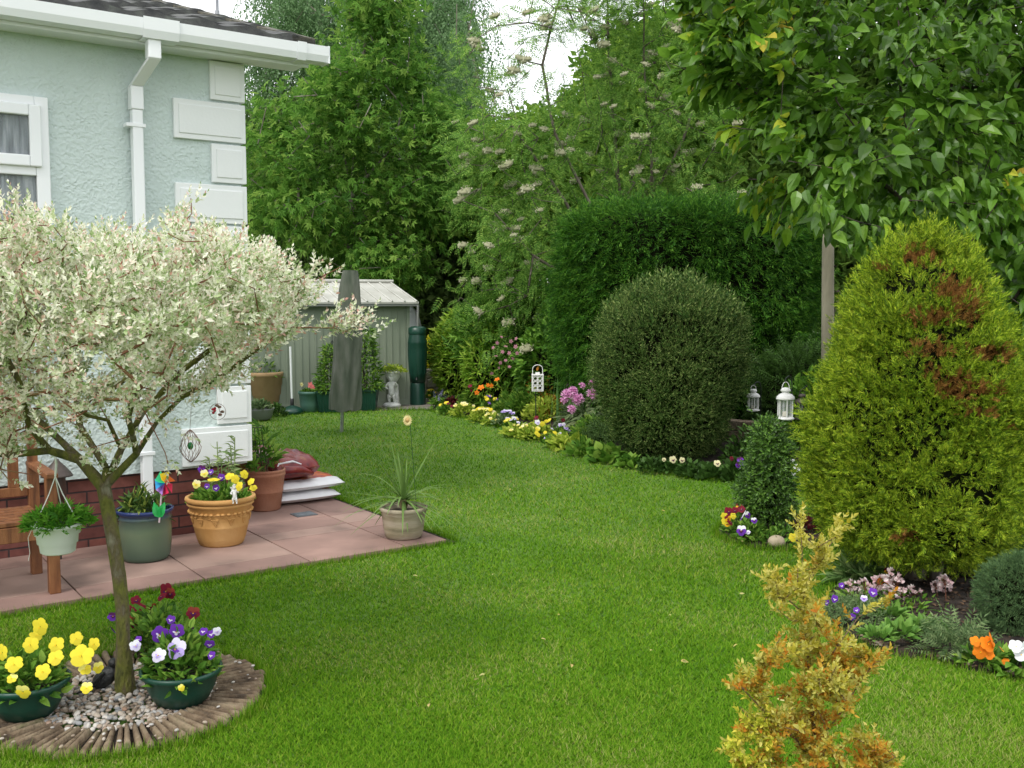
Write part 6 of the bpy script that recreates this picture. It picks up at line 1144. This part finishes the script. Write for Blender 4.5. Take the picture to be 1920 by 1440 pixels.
for k_, (u_, v_, rr_, m_, fl_, lb_) in enumerate(((838,776,.15,lgreen,[('yel_up',4),('win_up',3)],'small mixed pansies at the very start of the lawn edge'),(925,796,.15,lyel,[('cre_up',8)],'cream edge flowers right of the yellow and cream pansies'),(962,808,.15,lgreen,[('lem_up',6),('whi_up',3)],'lemon and white edge flowers beside the pale lilac pansies'),(990,822,.13,lyel,[('cre_up',6)],'small cream flowered tuft left of the front yellow pansies'),(1040,838,.14,lgreen,[('yel_up',4),('lil_up',3)],'small yellow and lilac pansies right of the front yellow pansies'),(1225,884,.15,ldark,[],'dark low leaves under the round shrub at the lawn edge'),(1300,893,.15,ldark,[],'dark low leaves between the shaded pansies'),(1440,905,.16,lgreen,[],'green leafy edging plant behind the little round bed'))):
    plant('edge_plant', lb_, GB(u_,v_)+[0,.06,0], rr_, .12, 'oval', 190, .055, m_, fl_, fs=.055)
for u_, v_, rr_, h_2, m_, lb_ in ((895,775,.30,.30,lgreen,'leafy green filler plant under the orange poppies'),(965,790,.30,.30,lgreen,'leafy green filler plant between columbine and square lantern'),(1045,800,.24,.26,lbronze,'reddish tinted young leaves beside the wooden post'),(1120,842,.26,.24,lgreen,'leafy green plant at the foot of the rhododendron')):
    plant('border_perennial', lb_, GB(u_,v_)+[0,.5,.02], rr_, h_2, 'maple', 420, .07, m_)
plant('low_plant', 'dark green leafy ground plant behind the golden conifer at the right', GB(1860,1080)+[0,.3,0], .45, .22, 'oval', 600, .07, ldark)
# stones along the bed edge, bark chips
b = B(); pl = np.array([G(u,v) for u,v in ((1640,1215),(1700,1228),(1760,1236),(1830,1256),(1920,1272),(2000,1285))]); n = 330; f = RN.uniform(0,4.99,n); i = f.astype(int); P = pl[i]*(1-(f-i))[:,None]+pl[i+1]*(f-i)[:,None]+np.c_[RN.normal(0,.02,n), RN.uniform(.01,.16,n), .012+0*f]
V, T_ = ICO; Vx, Fx = scatter((V*[1,.75,.5],T_), P, rnd(n)*[1,1,.1], rnd(n)*.2+[0,0,1], RN.uniform(.006,.016,n)); b.add(Vx, Fx, 0, True); props(b.build('gravel', LF('bed_gravel', [(.10,.07,.05),(.2,.15,.11),(.33,.28,.23),(.25,.14,.08)], 0, .8)), 'loose pebbles and chips along the front edge of the right bed', 'gravel', kind='stuff')
b = B(); P = []
for nm, k in (('thuja',5200),('box',900)):
    pl = BEDS[nm]; A = np.array(pl); P.append(np.c_[RN.uniform(A[:,0].min(),A[:,0].max(),k), RN.uniform(A[:,1].min(),A[:,1].max(),k)][lambda Q: inpoly(Q[:,0],Q[:,1],pl)] if False else (lambda Q: Q[inpoly(Q[:,0],Q[:,1],pl)])(np.c_[RN.uniform(A[:,0].min(),A[:,0].max(),k), RN.uniform(A[:,1].min(),A[:,1].max(),k)]))
P = np.concatenate(P); n = len(P)
def bedz(P):
    z = np.zeros(len(P))
    for nm in ('thuja','box'):
        A = np.array(BEDS[nm]); c = A.mean(0); v = P[:,:2]-c; rr_ = np.array([np.min(np.where(np.cos(np.arctan2(A[:,1]-c[1],A[:,0]-c[0])-np.arctan2(w[1],w[0]))>.9, np.linalg.norm(A-c,axis=1), 9)) for w in v]); q = np.linalg.norm(v,axis=1)/rr_
        k = inpoly(P[:,0],P[:,1],BEDS[nm]); z[k] = np.interp(q[k], [0,.45,.8,.93,1], [.05,.045,.03,.012,0])
    return z
zb_ = bedz(P); V, T_ = ICO; b2 = B(); k = RN.uniform(size=n) < .6; Vx, Fx = scatter((V*(1+.15*noi(V,2)[:,None])*[1,.8,.6],T_), np.c_[P[k], zb_[k]], rnd(k.sum()), rnd(k.sum()), RN.uniform(.004,.013,k.sum())**1.0); b2.add(Vx, Fx, 0, False)
props(b2.build('soil_clods', soil), 'small dark clods of loose soil on the flower beds', 'soil', kind='stuff')
P = np.c_[P, zb_ + RN.uniform(.004,.014,n)]; leaves(b, T_dia(.5,.1), P, rnd(n)*[1,1,.2], .022, 0, .3, 1.0); props(b.build('leaf_litter', LF('litter', [(.03,.02,.013),(.08,.05,.03),(.17,.11,.07)], 0, .9)), 'brown leaf litter scattered on the bare soil of the flower beds', 'litter', kind='stuff')
b = B(); n = 26; u = RN.uniform(750,1500,n); v = RN.uniform(850,1420,n); P = np.array([G(a,c) for a,c in zip(u,v)])+[0,0,.03]; leaves(b, T_leaf(.4), P, rnd(n)*[1,1,.1], .028, 0, .3, 1); props(b.build('fallen_leaves', LF('fallen_leaf', [(.45,.36,.10),(.55,.45,.2),(.4,.42,.15)], .2)), 'few pale fallen leaves lying scattered on the lawn', 'leaves', kind='stuff')
